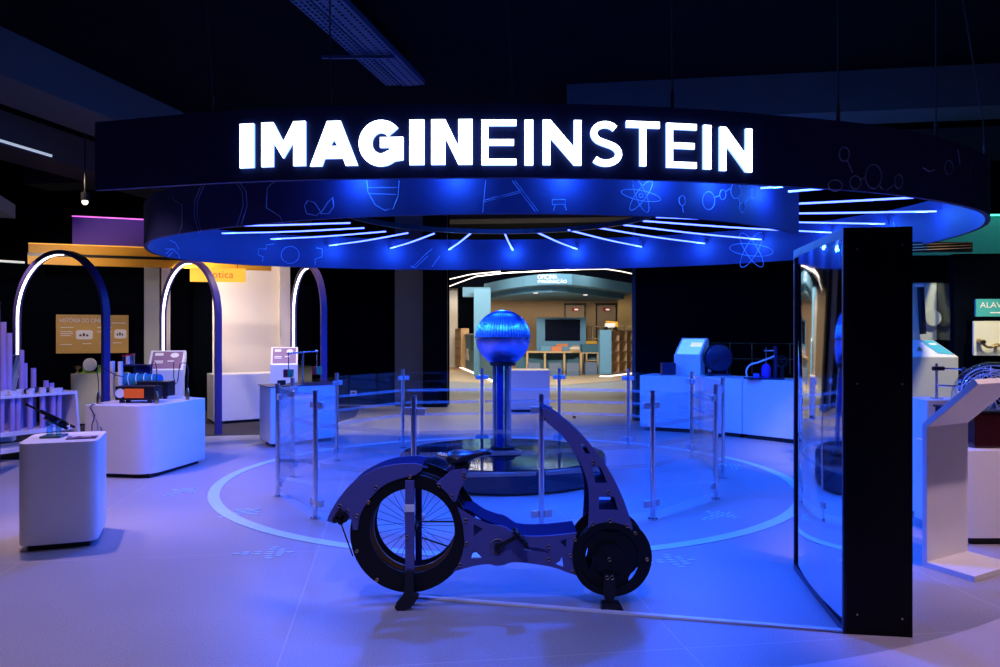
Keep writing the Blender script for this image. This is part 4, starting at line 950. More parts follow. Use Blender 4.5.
for p, nm in ((rb, 'end_panel'),):
    ep = [(-.06, .775), (.34, .775), (.42, .0), (-.16, .0)]
    MB().slab(ep, [], lambda q: p + rn * q[0] + rd * .0 + Vector((0, 0, q[1])), lambda q: p + rn * q[0] + rd * .03 + Vector((0, 0, q[1]))).build(nm, M['white'], inst)
def rpx(px, o):
    t = (px - 500) / FPX; A = ra + rn * o; k = (t * A.y - A.x) / (rd.x - t * rd.y); return A + rd * k
for px in (1.5, 12, 18, 30, 42.5, 53, 59):
    q = rpx(px, .0)
    MB().cyl((q.x, q.y, .31), (q.x, q.y, .745), .030, 16).build('hanging_tube', M['pipe'], inst, smooth=True)
    MB().cyl((q.x, q.y, .755), (q.x, q.y, .82), .036, 16, .043).build('cap', M['white'], inst, smooth=True)
for px in (6, 20.5, 31, 43, 50):
    q = rpx(px, .15)
    MB().cyl((q.x, q.y, .31), (q.x, q.y, .745), .030, 16).build('hanging_tube', M['pipe'], inst, smooth=True)
    MB().cyl((q.x, q.y, .755), (q.x, q.y, .825), .036, 16, .043).build('cap', M['white'], inst, smooth=True)
for px, py, r in ((2.5, 322, .042), (9, 333, .035), (21.5, 350, .030), (25.5, 363, .022), (33.5, 368, .030), (46, 380.5, .03), (51.5, 383, .03)):
    q = rpx(px, .28); MB().cyl((q.x, q.y, .31), (q.x, q.y, CH - (py - HZ) * q.y / FPX), r, 16).build('standing_tube', M['pipe'], inst, smooth=True)
for px, o in ((27, .08), (36, .2), (48, .05)):
    q = rpx(px, o); MB().ball((q.x, q.y, .80), .035, 16, 8).build('mallet_head', M['navy_prop'], inst, smooth=True)

# ------------------------------------------------------------------ things on the front left counter
tel = thing('tilted_telescope', 'thin dark telescope tube tilted on a clear stand on the front left counter', 'telescope', (-3.2, 5.5, .745))
q0 = at(25.5, 404, 5.5); q1 = at(75, 427.5, 5.62); tm = MB(); dvec = q1 - q0
tm.tube([q0, q0 + dvec * .06], .010, 12); tm.tube([q0 + dvec * .05, q0 + dvec * .30], .008, 12); tm.tube([q0 + dvec * .3, q0 + dvec * .8], .015, 14); tm.tube([q0 + dvec * .8, q1], .010, 12)
tm.build('tube', M['dark_metal'], tel, smooth=True)
MB().tube([q0 + dvec * .38 + Vector((0, 0, -.028)), q0 + dvec * .86 + Vector((0, 0, -.028))], .018, 12).build('cradle', M['navy_prop'], tel, smooth=True)
MB().tube([q0 + dvec * .86 + Vector((0, -.02, -.01)), q0 + dvec * .92 + Vector((0, -.02, .012))], .014, 12).build('eyepiece', M['steel'], tel, smooth=True)
zt = .746; qb = (at(54, 434, 5.52).x, 5.52)
MB().box((qb[0], qb[1], zt + .008), (.14, .16, .014), rz=.2).build('base_plate', M['teal_dark'], tel, bevel=.003)
for dx in (-.03, .035):
    MB().box((qb[0] + dx, qb[1], zt + .065), (.008, .10, .11), rz=.2).build('clear_cheek', M['aqua_glass'], tel)
lp = thing('label_plate', 'small dark purple label plate on the front left counter', 'label', (-3.03, 5.62, .746))
MB().box((-3.02, 5.47, .749), (.19, .13, .006), rz=.37).build('plate', M['label'], lp)
for dx, dy, w, h in ((-.06, .03, .03, .03), (.03, -.01, .06, .02), (.03, .03, .07, .008), (-.05, -.04, .04, .02)): MB().box((-3.02 + dx, 5.47 + dy + .37 * dx, .753), (w, h, .002), rz=.37).build('print', M['paper'], lp)

# ------------------------------------------------------------------ things on the wide left counter
ZT = .751
def onc(px, y): return Vector(((px - 500) * y / FPX, y, ZT))
def hook(px, y, lean, top, label, arc):
    q = onc(px, y); t = thing('wire_hook', label, 'hook', tuple(q), 'brass handled wire hooks')
    MB().lathe([(0, 0), (.02, 0), (.022, .01), (.022, .08), (.014, .12), (.008, .135), (0, .135)], q, 16).build('handle', M['brass'], t, smooth=True)
    MB().tube([q + Vector((0, 0, .13)), q + Vector((lean * .1, 0, top * .55))] + [q + Vector(p) for p in arc], .005, 6).build('wire', M['dark_metal'], t, smooth=True)
    return t
hook(98.7, 8.05, 0, .38, 'wire hook with brass handle at the left end of the wide left counter', [(-.01, 0, .30), (-.02, 0, .36), (.0, .02, .40), (.06, .05, .36), (.13, .1, .30), (.2, .14, .28)])
hook(156.7, 8.05, 0, .42, 'wire hook with brass handle in front of the black box on the left counter', [(0, 0, .36), (-.01, 0, .43), (-.04, .02, .455), (-.07, .04, .42), (-.08, .05, .35)])
hook(187.5, 8.55, 0, .34, 'wire hook with brass handle at the right end of the left counter', [(0, .02, .34), (-.02, .03, .40), (-.06, .05, .42), (-.11, .06, .40), (-.13, .07, .30), (-.14, .07, .2), (-.17, .08, .17), (-.19, .08, .25), (-.19, .08, .42)])
cb = MB(); q = onc(95, 7.97)
cb.tube([q, q + Vector((.0, -.06, .004)), q + Vector((0, -.10, -.02)), q + Vector((.06, -.115, -.1)), q + Vector((.03, -.115, -.2)), q + Vector((.03, -.115, -.27)), q + Vector((.09, -.12, -.30)), q + Vector((.135, -.12, -.26)), q + Vector((.12, -.12, -.22))], .006, 6)
tag(cb.build('cable', M['navy_prop'], smooth=True), 'dark cable curling down the front of the wide left counter', 'cable')
pb_ = thing('projector_box', 'black box with glowing amber window on the wide left counter', 'device', tuple(onc(138, 8.2)))
q = onc(139, 8.25)
MB().box((q.x, q.y, ZT + .105), (.42, .20, .15)).build('body', M['dark_metal'], pb_, bevel=.006)
w0 = q.x - .005
MB().box((w0 + .0, q.y - .103, ZT + .105), (.21, .012, .10)).build('amber_window', M['amber_window'], pb_)
MB().lathe([(0, -.05), (.045, -.05), (.05, -.02), (.05, .0), (0, 0)], (q.x - .155, q.y - .105, ZT + .105), 24, 'Y').build('white_knob', M['white'], pb_, smooth=True)
for dx in (-.15, .15): MB().box((q.x + dx, q.y - .07, ZT + .016), (.04, .04, .032)).build('leg', M['dark_metal'], pb_)
for dx in (-.15, .15): MB().box((q.x + dx, q.y + .07, ZT + .016), (.04, .04, .032)).build('leg', M['dark_metal'], pb_)
q = onc(156, 8.75); pb2 = thing('projector_box', 'plain black box behind the amber windowed one on the wide left counter', 'device', tuple(q))
MB().box((q.x + .0, q.y, ZT + .115), (.36, .2, .17)).build('body', M['dark_metal'], pb2, bevel=.006)
for dx in (-.13, .13): MB().box((q.x + dx, q.y - .06, ZT + .016), (.04, .04, .032)).build('leg', M['dark_metal'], pb2)
MB().cyl((q.x + .1, q.y - .10, ZT + .16), (q.x + .1, q.y - .108, ZT + .16), .012, 12).build('button', M['steel'], pb2)
cs = thing('coil_apparatus', 'turquoise coil cylinder on twin white posts at the back of the wide left counter', 'device', tuple(onc(130, 9.0)))
for px, y in ((112.5, 9.0), (120.5, 8.9)):
    q = onc(px, y); MB().box((q.x, q.y, ZT + .21), (.04, .05, .42)).build('post', M['white'], cs, bevel=.005)
q = onc(134, 9.0); MB().box((q.x - .02, q.y + .1, ZT + .37), (.34, .16, .016)).build('shelf', M['navy_prop'], cs)
MB().box((q.x + .06, q.y + .1, ZT + .30), (.2, .06, .12)).build('back_plate', M['navy_prop'], cs)
qa = at(124, 380.5, 9.0); qb_ = at(160, 380.5, 8.95)
MB().cyl(qa + Vector((.02, 0, 0)), qb_, .085, 28, .075).build('cylinder', M['cyan_coil'], cs, smooth=True)
MB().cyl(qa, qa + Vector((.03, 0, 0)), .098, 28).build('end_cap', M['oak'], cs)
hl = []
for k in range(60):
    t = k / 59; a = t * 2 * PI * 4; hl.append(qa + (qb_ - qa) * (.1 + .88 * t) + Vector((0, .088 * math.cos(a), .088 * math.sin(a))))
MB().tube(hl, .005, 6).build('coil', M['silver_wire'], cs, smooth=True)
for px, w, h, mname, lb in ((128, .045, .10, 'white', 'small white jar with red lid on the coil apparatus shelf'), (132.8, .04, .11, 'steel', 'small grey jar with red lid on the coil apparatus shelf'), (124, .035, .09, 'navy_prop', 'small dark jar with red lid on the coil apparatus shelf')):
    q = Vector(((px - 500) * 9.1 / FPX, 9.1, ZT + .3805)); t = thing('jar', lb, 'jar', tuple(q))
    MB().cyl(q, q + Vector((0, 0, h)), w * .55, 16).build('body', M[mname], t, smooth=True)
    MB().cyl(q + Vector((0, 0, h)), q + Vector((0, 0, h + .02)), w * .6, 16).build('lid', M['red'], t, smooth=True)

# ------------------------------------------------------------------ hanging cubes on the counter behind the glass
fr = thing('hanging_cube_frame', 'steel frame with red and green cubes hanging on rods behind the left glass', 'device', (-2.8, 10.5, .80))
b0 = at(288.5, 353.5, 10.35); b1 = at(317, 351, 10.55); bm_ = (b0 + b1) / 2
MB().tube([b0, b1], .012, 10).build('cross_bar', M['steel'], fr, smooth=True)
MB().tube([Vector((bm_.x, bm_.y, .80)), bm_], .014, 10).build('mast', M['steel'], fr, smooth=True)
for p, zc_ in ((b0, .955), (b1, .985)):
    MB().tube([p, Vector((p.x, p.y, zc_ + .05))], .007, 8).build('rod', M['steel'], fr, smooth=True)
    for dx, mname in ((-.03, 'red'), (.03, 'green')): MB().box((p.x + dx, p.y, zc_), (.06, .09, .11)).build('cube_half', M[mname], fr, bevel=.003)
    MB().ball(p, .018, 12, 8).build('bar_knob', M['steel'], fr, smooth=True)
tag(MB().box((-2.95, 10.22, .835), (.10, .07, .07), rz=.7).build('black_pad', M['dark_metal'], bevel=.01), 'small black block on the counter left of the hanging cubes', 'block')
sk = thing('wall_socket', 'small white wall socket low on the black wall left of the columns', 'socket', tuple(at(353.5, 393, 15.85)))
p = at(353.5, 392.8, 15.87); MB().box(p, (.13, .03, .085)).build('plate', M['white'], sk, bevel=.004); MB().box(p + Vector((0, -.017, 0)), (.07, .006, .03)).build('socket_hole', M['ink'], sk)

# ------------------------------------------------------------------ ceiling trays and pipes
ctd = Vector((.22, 1.0, 0)).normalized(); ctn = Vector((ctd.y, -ctd.x, 0))
for off, w, lb in ((0, .16, 'narrow perforated cable tray under the dark ceiling, left of the pair'), (.24, .26, 'wide perforated cable tray under the dark ceiling, right of the pair')):
    t = thing('cable_tray', lb, 'cable tray', (-1.8 + off, 6.5, 4.35))
    o0 = Vector((-1.92 + off, 5.6, 4.36)); o1 = o0 + ctd * 3.2
    mb = MB(); fl = []
    holes = [];
    ln = 3.2; nx = 48
    for i in range(nx):
        for j in range(3):
            u = (i + .5) * ln / nx; v = (j + .5) * w / 3 - w / 2; holes.append([(u - .02, v - .012), (u + .02, v - .012), (u + .02, v + .012), (u - .02, v + .012)])
    mb.slab([(0, -w / 2), (ln, -w / 2), (ln, w / 2), (0, w / 2)], holes, lambda p: o0 + ctd * p[0] + ctn * p[1] + Vector((0, 0, .003)), lambda p: o0 + ctd * p[0] + ctn * p[1])
    mb.build('tray_floor', M['tray'], t)
    for s_ in (-1, 1):
        c = o0 + ctd * ln / 2 + ctn * s_ * w / 2 + Vector((0, 0, .03)); MB().box(c, (.004, ln, .06), rz=-math.atan2(ctd.x, ctd.y)).build('side_rail', M['tray'], t)
MBt = MB().box((-1.45, 7.75, 4.33), (.75, .03, .03)); tag(MBt.build('tray_bracket', M['tray']), 'thin cross bracket under the pair of ceiling cable trays', 'bracket')

# ------------------------------------------------------------------ apparatus on the back right cabinets
ZC = .851
def onb(px, y): return Vector(((px - 500) * y / FPX, y, ZC))
q = onb(668, 11.95); sp_ = thing('speaker_box', 'small dark speaker box on the cabinets left of the teal screen stand', 'speaker', tuple(q))
MB().box((q.x, q.y, ZC + .095), (.21, .18, .19)).build('body', M['navy_prop'], sp_, bevel=.01)
MB().lathe([(0, -.012), (.05, -.012), (.065, 0), (.065, .01)], (q.x - .03, q.y - .09, ZC + .095), 24, 'Y').build('cone', M['dark_metal'], sp_, smooth=True)
q = onb(716, 11.75); dr = thing('drum_machine', 'dark blue round drum with crank on the cabinets right of the teal screen stand', 'device', tuple(q))
MB().lathe([(0, -.07), (.19, -.07), (.205, -.06), (.205, .06), (.19, .07), (0, .07)], (q.x + .03, q.y, ZC + .27), 40, 'Y').build('drum', M['navy_prop'], dr, smooth=True)
MB().lathe([(.205, -.03), (.225, -.03), (.225, .03), (.205, .03)], (q.x + .03, q.y, ZC + .27), 40, 'Y').build('drum_band', M['dark_metal'], dr, smooth=True)
MB().box((q.x + .03, q.y, ZC + .015), (.36, .22, .03)).build('base', M['navy_prop'], dr, bevel=.004)
for dx in (-.10, .16): MB().box((q.x + dx, q.y + .02, ZC + .15), (.03, .12, .26)).build('support', M['navy_prop'], dr)
MB().tube([(q.x + .03, q.y - .08, ZC + .27), (q.x - .1, q.y - .1, ZC + .2), (q.x - .13, q.y - .1, ZC + .09)], .012, 8).build('crank', M['dark_metal'], dr, smooth=True)
MB().ball((q.x - .13, q.y - .12, ZC + .08), .028, 14, 8).build('crank_knob', M['steel'], dr, smooth=True)
q = onb(764, 10.75); ap = thing('pump_apparatus', 'dark blue pump apparatus with flask and hose on the cabinets left of the mirror', 'device', tuple(q))
MB().box((q.x, q.y, ZC + .012), (.50, .26, .024)).build('base', M['navy_prop'], ap, bevel=.004)
MB().box((q.x + .16, q.y, ZC + .24), (.035, .05, .46)).build('upright', M['navy_prop'], ap)
MB().cyl((q.x, q.y, ZC + .41), (q.x + .17, q.y, ZC + .41), .014, 10).build('arm', M['steel'], ap, smooth=True)
MB().cyl((q.x + .03, q.y, ZC + .16), (q.x + .03, q.y, ZC + .46), .008, 10).build('plunger', M['steel'], ap, smooth=True)
MB().lathe([(0, .024), (.065, .024), (.065, .16), (.05, .20), (.02, .22), (0, .22)], (q.x + .03, q.y, ZC), 24).build('flask', M['purple_fascia'], ap, smooth=True)
MB().tube(catmull([(q.x - .24, q.y, ZC + .03), (q.x - .25, q.y, ZC + .12), (q.x - .2, q.y, ZC + .2), (q.x - .08, q.y, ZC + .24), (q.x + .08, q.y, ZC + .30), (q.x + .15, q.y, ZC + .33)], 6), .013, 8).build('hose', M['white'], ap, smooth=True)
MB().box((q.x - .13, q.y - .06, ZC + .055), (.07, .07, .06)).build('blue_valve', mat('blue_plastic', (.05, .15, .8), .4, noise=.05), ap, bevel=.006)
MB().lathe([(.06, -.02), (.085, -.02), (.085, .02), (.06, .02), (.06, -.02)], (q.x + .27, q.y + .05, ZC + .25), 28, 'Y').build('hand_wheel', M['dark_metal'], ap, smooth=True)
for k in range(3):
    a = k * PI / 3; MB().cyl((q.x + .27 - .07 * math.cos(a), q.y + .05, ZC + .25 - .07 * math.sin(a)), (q.x + .27 + .07 * math.cos(a), q.y + .05, ZC + .25 + .07 * math.sin(a)), .006, 6).build('wheel_spoke', M['dark_metal'], ap)
MB().box((q.x + .27, q.y + .05, ZC + .10), (.04, .05, .15)).build('wheel_post', M['dark_metal'], ap)
rl = thing('guard_rail', 'thin double rail behind the apparatus on the back right cabinets', 'rail', (4.0, 12.0, ZC))
for py in (342.8, 358.5): MB().tube([at(704, py, 12.5), at(800, py + 1, 12.0)], .008, 8).build('rail_bar', M['brass'], rl)
for px, y in ((730, 12.36), (752, 12.25), (790, 12.05)): q = at(px, 343, y); MB().cyl((q.x, q.y, ZC), q, .008, 8).build('rail_post', M['brass'], rl)

# ------------------------------------------------------------------ bent white stand at right
kb = Vector((2.72, 4.88, 0)); ku = Vector((.857, .515, 0)); kv = Vector((.41, -.91, 0)).normalized()
ks = thing('bent_info_stand', 'bent white panel stand with slanted head at the right edge', 'info stand', tuple(kb + ku * .2 + kv * .17))
def KP(u, v, z): return kb + ku * u + kv * v + Vector((0, 0, z))
kw = .49
prof = [(0, 0), (.345, 0), (.345, .035), (.035, .035), (.035, .90), (.37, 1.195), (.345, 1.225), (0, .92)]
MB().slab(prof, [], lambda p: KP(0, p[0], p[1]), lambda p: KP(kw, p[0], p[1])).build('panel', M['white'], ks, bevel=.003)
sd = Vector((.345, 0, .305)); 
pp_ = [(.05, .08), (.39, .08), (.39, .42), (.05, .42)]
def KS(p, off):
    t = p[1] / .46; return KP(p[0], .345 * t - off * .66, .92 + .305 * t + off * .75)
MB().slab(pp_, [], lambda p: KS(p, .004), lambda p: KS(p, .0)).build('info_panel', M['screen_pink'], ks)

# glass sphere with filaments on its counter
rc = counter('exhibit_counter', [(3.28, 5.36), (4.6, 5.36), (4.6, 6.03), (3.28, 6.03)], .05, .67, 'white counter at the right edge under the dark red box and filament ball', r=.06)
dk = thing('dark_red_box', 'dark red glossy box on the right edge counter', 'box', (3.95, 5.75, .67))
MB().box((3.92, 5.72, .80), (.98, .5, .25)).build('body', M['dark_red'], dk, bevel=.004)
MB().box((3.92, 5.72, .932), (1.0, .52, .014)).build('top_plate', M['dark_metal'], dk)
gb = thing('filament_ball', 'clear ball filled with bright curved filaments at the right edge', 'ball', (3.75, 5.8, .94))
gc = Vector((3.77, 5.78, 1.0 - .0)); gc.z = CH - (399 - HZ) * 5.78 / FPX; gr = .285
MB().ball(gc, gr, 40, 20).build('shell', M['clear_ball'], gb, smooth=True)
for k in range(46):
    ax = Vector((random.uniform(-1, 1), random.uniform(-1, 1), random.uniform(-.3, 1))).normalized(); b_ = ax.orthogonal().normalized(); c_ = ax.cross(b_); rr = gr * random.uniform(.72, .97); a0 = random.uniform(0, 6.28)
    MB().tube([gc + (b_ * math.cos(a0 + t * .16) + c_ * math.sin(a0 + t * .16)) * rr * .96 + ax * gr * .12 for t in range(14)], .0035, 5).build('filament', M['silver_wire'], gb)
MB().cyl((gc.x, gc.y, .94), (gc.x, gc.y, gc.z - gr * .8), .10, 24).build('ball_foot', M['dark_metal'], gb, smooth=True)
MB().cyl((gc.x, gc.y, .94), (gc.x, gc.y, gc.z), .015, 12).build('stem', M['steel'], gb, smooth=True)
# blue lit pillars behind the stand
counter('exhibit_pillar', [(3.42, 6.06), (3.75, 6.06), (3.75, 6.4), (3.42, 6.4)], .03, .965, 'blue lit white pillar carrying the clamp stand, behind the bent info stand', 'pillar', r=.02)
st = thing('clamp_stand', 'steel laboratory stand with clamp reaching to the filament ball', 'clamp stand', (3.56, 6.2, .965))
q = Vector((3.575, 6.2, .965)); qz = CH - (363.5 - HZ) * 6.2 / FPX
MB().cyl(q, (q.x, q.y, qz), .010, 12).build('rod', M['steel'], st, smooth=True)
MB().cyl(q, q + Vector((0, 0, .012)), .05, 20).build('base', M['steel'], st)
z1_ = CH - (368.5 - HZ) * 6.2 / FPX; z2_ = CH - (385.5 - HZ) * 6.2 / FPX
MB().cyl((q.x - .03, q.y, z1_), (q.x + .06, q.y, z1_), .018, 12).build('clamp_body', M['dark_metal'], st, smooth=True)
MB().tube([(q.x + .06, q.y, z1_), (q.x + .14, q.y - .05, z1_ - .002), (q.x + .17, q.y - .12, z1_ - .008)], .007, 8).build('clamp_arm', M['steel'], st, smooth=True)
MB().ball((q.x + .165, q.y - .10, z1_ - .006), .022, 14, 8).build('clamp_tip', M['navy_prop'], st, smooth=True)
MB().tube([(q.x, q.y, z2_), (q.x + .14, q.y - .12, z2_)], .008, 8).build('lower_arm', M['steel'], st, smooth=True)
counter('exhibit_counter', [(4.2, 8.3), (5.12, 8.3), (5.12, 8.68), (4.2, 8.68)], .06, .86, 'blue lit white counter between the mirror and the bent info stand', r=.02)

# glass display case
dc = thing('display_case', 'pale pedestal with a glass case holding a black tube, right of the mirror', 'display case', (4.6, 7.7, 0))
px0, px1 = (898 - 500) * 7.5 / FPX, (958.5 - 500) * 7.5 / FPX
prof = [(0, 0), (0, 1.27), (.42, 1.43), (.72, 1.43), (.72, 0)]
MB().slab(prof, [], lambda p: Vector((px0, 7.5 + p[0], p[1])), lambda p: Vector((px1, 7.5 + p[0], p[1]))).build('pedestal', M['beige'], dc, bevel=.008)
lpn = [(px1 - .16, .08), (px1 - .02, .04), (px1 - .02, .40), (px1 - .16, .40)]
MB().slab(lpn, [], lambda p: Vector((p[0], 7.5 + p[1], 1.27 + p[1] * .381 + .006)), lambda p: Vector((p[0], 7.5 + p[1], 1.27 + p[1] * .381 + .002))).build('info_panel', M['teal_sign'], dc)
MB().slab([(px1 - .12, .28), (px1 - .05, .28), (px1 - .05, .32), (px1 - .12, .32)], [], lambda p: Vector((p[0], 7.5 + p[1], 1.27 + p[1] * .381 + .009)), lambda p: Vector((p[0], 7.5 + p[1], 1.27 + p[1] * .381 + .006))).build('print', M['paper'], dc)
MB().lathe([(0, 0), (.03, 0), (.012, .012), (.012, .03), (0, .035)], (px0 + .30, 7.66, 1.334), 6).build('star_knob', M['brass'], dc, smooth=True)
gx0, gx1 = (905 - 500) * 7.95 / FPX, (950 - 500) * 7.95 / FPX; gz0, gz1 = 1.43, CH + (HZ - 283) * 7.95 / FPX
for c, sz in (((gx0, 8.08, (gz0 + gz1) / 2), (.006, .26, gz1 - gz0)), ((gx1, 8.08, (gz0 + gz1) / 2), (.006, .26, gz1 - gz0)), (((gx0 + gx1) / 2, 7.95, (gz0 + gz1) / 2), (gx1 - gx0, .006, gz1 - gz0)), (((gx0 + gx1) / 2, 8.08, gz1), (gx1 - gx0, .26, .006))):
    MB().box(c, sz).build('glass_pane', M['glass'], dc)
MB().box(((gx0 + gx1) / 2, 8.20, (gz0 + gz1) / 2), (gx1 - gx0, .01, gz1 - gz0)).build('back_board', M['beige'], dc)
t0 = at(920.5, 287, 8.12); t1 = at(923, 334, 8.12)
MB().cyl(t1, t0, .034, 20).build('black_tube', M['dark_metal'], dc, smooth=True); MB().cyl(t0, t0 + Vector((0, 0, .02)), .05, 20).build('tube_cap', M['white'], dc, smooth=True)
q = at(933, 318, 8.16); MB().lathe([(0, -.008), (.085, -.008), (.085, .008), (0, .008)], (q.x, q.y, q.z), 32, 'Y').build('shadow_disc', M['beige'], dc)  # disc standing in for a round shadow on the back board

# teal sign and crank panel on the right wall
YW = 8.5
sg_ = thing('wall_sign', 'teal wall sign reading ALAVANCAS on the black wall at the right edge', 'sign', tuple(at(1000, 307, YW)))
a = at(976, 316.5, YW); h_ = at(976, 299, YW).z - a.z; w_ = .62
wd = Vector((3.75, -.4, 0)).normalized(); wn = Vector((wd.y, -wd.x, 0))
def wq(u, z, off): return Vector((a.x, a.y, 0)) + wd * u + Vector((0, 0, z)) + wn * off
MB().slab([(0, a.z), (w_, a.z), (w_, a.z + h_), (0, a.z + h_)], [], lambda p: wq(p[0], p[1], .0), lambda p: wq(p[0], p[1], -.03)).build('board', M['teal_sign'], sg_)
MB().text('ALAVANCAS', wq(.04, a.z + h_ * .5, .002), wd, (0, 0, 1), width=.54, height=h_ * .32, depth=.003).build('heading', M['paper'], sg_)
MB().slab([(.15, a.z + h_ * .18), (.5, a.z + h_ * .18), (.5, a.z + h_ * .25), (.15, a.z + h_ * .25)], [], lambda p: wq(p[0], p[1], .004), lambda p: wq(p[0], p[1], .001)).build('text_line', M['paper'], sg_)
cpn = thing('crank_panel', 'pale wall panel with a brass crank handle below the teal sign', 'panel', tuple(at(1000, 338, YW)))
z0_ = at(0, 355.5, YW).z; z1_ = at(0, 321, YW).z
MB().slab(rounded([(-.025, z0_), (.6, z0_), (.6, z1_), (-.025, z1_)], .02), [], lambda p: wq(p[0], p[1], .0), lambda p: wq(p[0], p[1], -.03)).build('board', M['beige'], cpn)
zc1 = at(0, 345, YW).z
MB().tube(catmull([wq(.03, zc1 + .03, .06), wq(.07, zc1 - .01, .06), wq(.12, zc1 - .025, .06), wq(.22, zc1 + .0, .06), wq(.34, zc1 + .01, .06)], 6), .014, 10).build('crank_arm', M['brass'], cpn, smooth=True)
MB().cyl(wq(.03, zc1 + .05, .0), wq(.03, zc1 + .03, .10), .028, 14).build('crank_hub', M['brass'], cpn, smooth=True)
MB().cyl(wq(.2, zc1, .0), wq(.2, zc1, .07), .02, 14).build('crank_pin', M['brass'], cpn, smooth=True)
tf = thing('teal_fascia', 'green teal overhead fascia with a green light edge at far right', 'fascia', (7.2, 10.2, 2.6))
MB().box((7.5, 10.2, 2.83), (4.4, .08, .52), rz=-.10).build('board', M['teal_sign'], tf)
MB().box((7.5, 10.14, 3.10), (4.4, .04, .02), rz=-.10).build('light_edge', M['led_green'], tf)
wl = thing('window_louvre', 'small dark louvred strip with wooden slats between black wall and teal fascia', 'louvre', (5.7, 9.6, 2.5))
q0 = at(908, 252, 8.55); q1 = at(971, 245, 8.55); q0.z = 2.44; q1.z = 2.50
MB().box(((q0.x + q1.x) / 2, 8.55, 2.475), (q1.x - q0.x, .06, .11)).build('frame', M['plinth'], wl)
for k in range(3): MB().box(((q0.x + q1.x) / 2, 8.51, q0.z + .01 + k * .03), (q1.x - q0.x - .04, .02, .008), ry=-.04).build('slat', M['oak'], wl)

# ------------------------------------------------------------------ workshop room behind
def P3(px, py, y): return at(px, py, y)
roof = thing('workshop_canopy', 'wide teal canopy with curved front and white logo in the room behind', 'canopy', (1.4, 27, 3.0))
arcp = [(484, 29), (497, 27.4), (510, 26.1), (525, 25.0), (540, 24.3), (555, 24.0), (572, 24.2), (590, 25.2), (606, 26.4), (620, 27.6), (636, 29)]
fr_ = [((px - 500) * y / FPX, y) for px, y in arcp]
MB().prism(fr_ + [(fr_[-1][0], 31.5), (fr_[0][0], 31.5)], 3.06, 3.40).build('roof_slab', M['teal'], roof)
MB().prism([(x * .92 + .1, y + .8) for x, y in fr_] + [(fr_[-1][0] * .92, 31.4), (fr_[0][0] * .92, 31.4)], 2.86, 3.06).build('inner_step', M['teal'], roof)
q = P3(492, 0, 27.2); MB().box((-.62, 26.6, 1.53), (.58, .4, 3.06)).build('column', M['teal'], roof)
MB().box((-.85, 27.6, 3.0), (1.0, .5, .34)).build('side_beam', M['teal'], roof)
cxl = (552 - 500) * 23.95 / FPX
MB().text('OFICINA', (cxl - .45, 23.97, 3.225), (1, 0, 0), (0, 0, 1), width=.62, height=.14, depth=.01).build('logo_line', M['paper'], roof)
MB().text('IMAGINAÇÃO', (cxl - .45, 23.97, 3.075), (1, 0, 0), (0, 0, 1), width=.92, height=.15, depth=.01).build('logo_line', M['paper'], roof)
for x, y in ((1.2, 25.4), (3.0, 26.6)): MB().cyl((x, y, 2.85), (x, y, 2.862), .08, 16).build('downlight', M['led_warm'], roof)
# ceiling light lines
for pts, lb in (([(448, 279.5, 24), (470, 274.5, 23), (500, 271.5, 22)], 'white ceiling light line, back left one above the teal canopy'), ([(440, 290, 22), (458, 283, 21.5), (476, 276.5, 21), (505, 273.0, 20.5), (545, 271, 20), (585, 269.2, 20), (606, 269, 20.2), (622, 271.5, 21), (640, 275.5, 22)], 'long curved white ceiling light line in front of the teal canopy')):
    tag(MB().tube([P3(*p) for p in pts], .014, 8).build('ceiling_light_line', M['led_warm']), lb, 'lamp', 'light lines in the workshop')
# doors at the back wall
for px0, px1, lb in ((565, 584.7, 'brown door with a red sign, left one behind the television'), (596.3, 616, 'brown door with a red sign, right one behind the shelf unit')):
    a = P3(px0, 304, 33.9); b = P3(px1, 304, 33.9); w_ = b.x - a.x
    t = thing('back_door', lb, 'door', ((a.x + b.x) / 2, 33.9, 0))
    MB().box(((a.x + b.x) / 2, 33.93, a.z / 2), (w_, .08, a.z)).build('leaf', mat('door_brown', (.30, .23, .16), .6, noise=.05), t)
    MB().box(((a.x + b.x) / 2, 33.87, a.z), (w_ + .1, .08, .07)).build('lintel', M['plinth'], t)
    for s_ in (a.x, b.x): MB().box((s_, 33.88, a.z / 2), (.04, .06, a.z)).build('jamb', M['plinth'], t)
    MB().box(((a.x + b.x) / 2 + .02, 33.87, a.z - .24), (.32, .03, .14)).build('red_sign', M['red'], t)
    MB().box(((a.x + b.x) / 2 + .06, 33.85, a.z - .25), (.16, .01, .06)).build('print', M['screen_white'], t)
# television panel
tvp = thing('television', 'large dark television on a teal panel behind the workshop table', 'television', (2.2, 28.4, 0))
a = P3(536.5, 345, 28.8); b = P3(586, 317.5, 28.8)
MB().box(((a.x + b.x) / 2, 28.85, b.z / 2), (b.x - a.x, .1, b.z)).build('teal_panel', M['teal'], tvp)
a2 = P3(545, 340.5, 28.75); b2 = P3(580, 319.5, 28.75); MB().box(((a2.x + b2.x) / 2, 28.76, (a2.z + b2.z) / 2), (b2.x - a2.x, .07, b2.z - a2.z)).build('screen', M['tv'], tvp, bevel=.01)
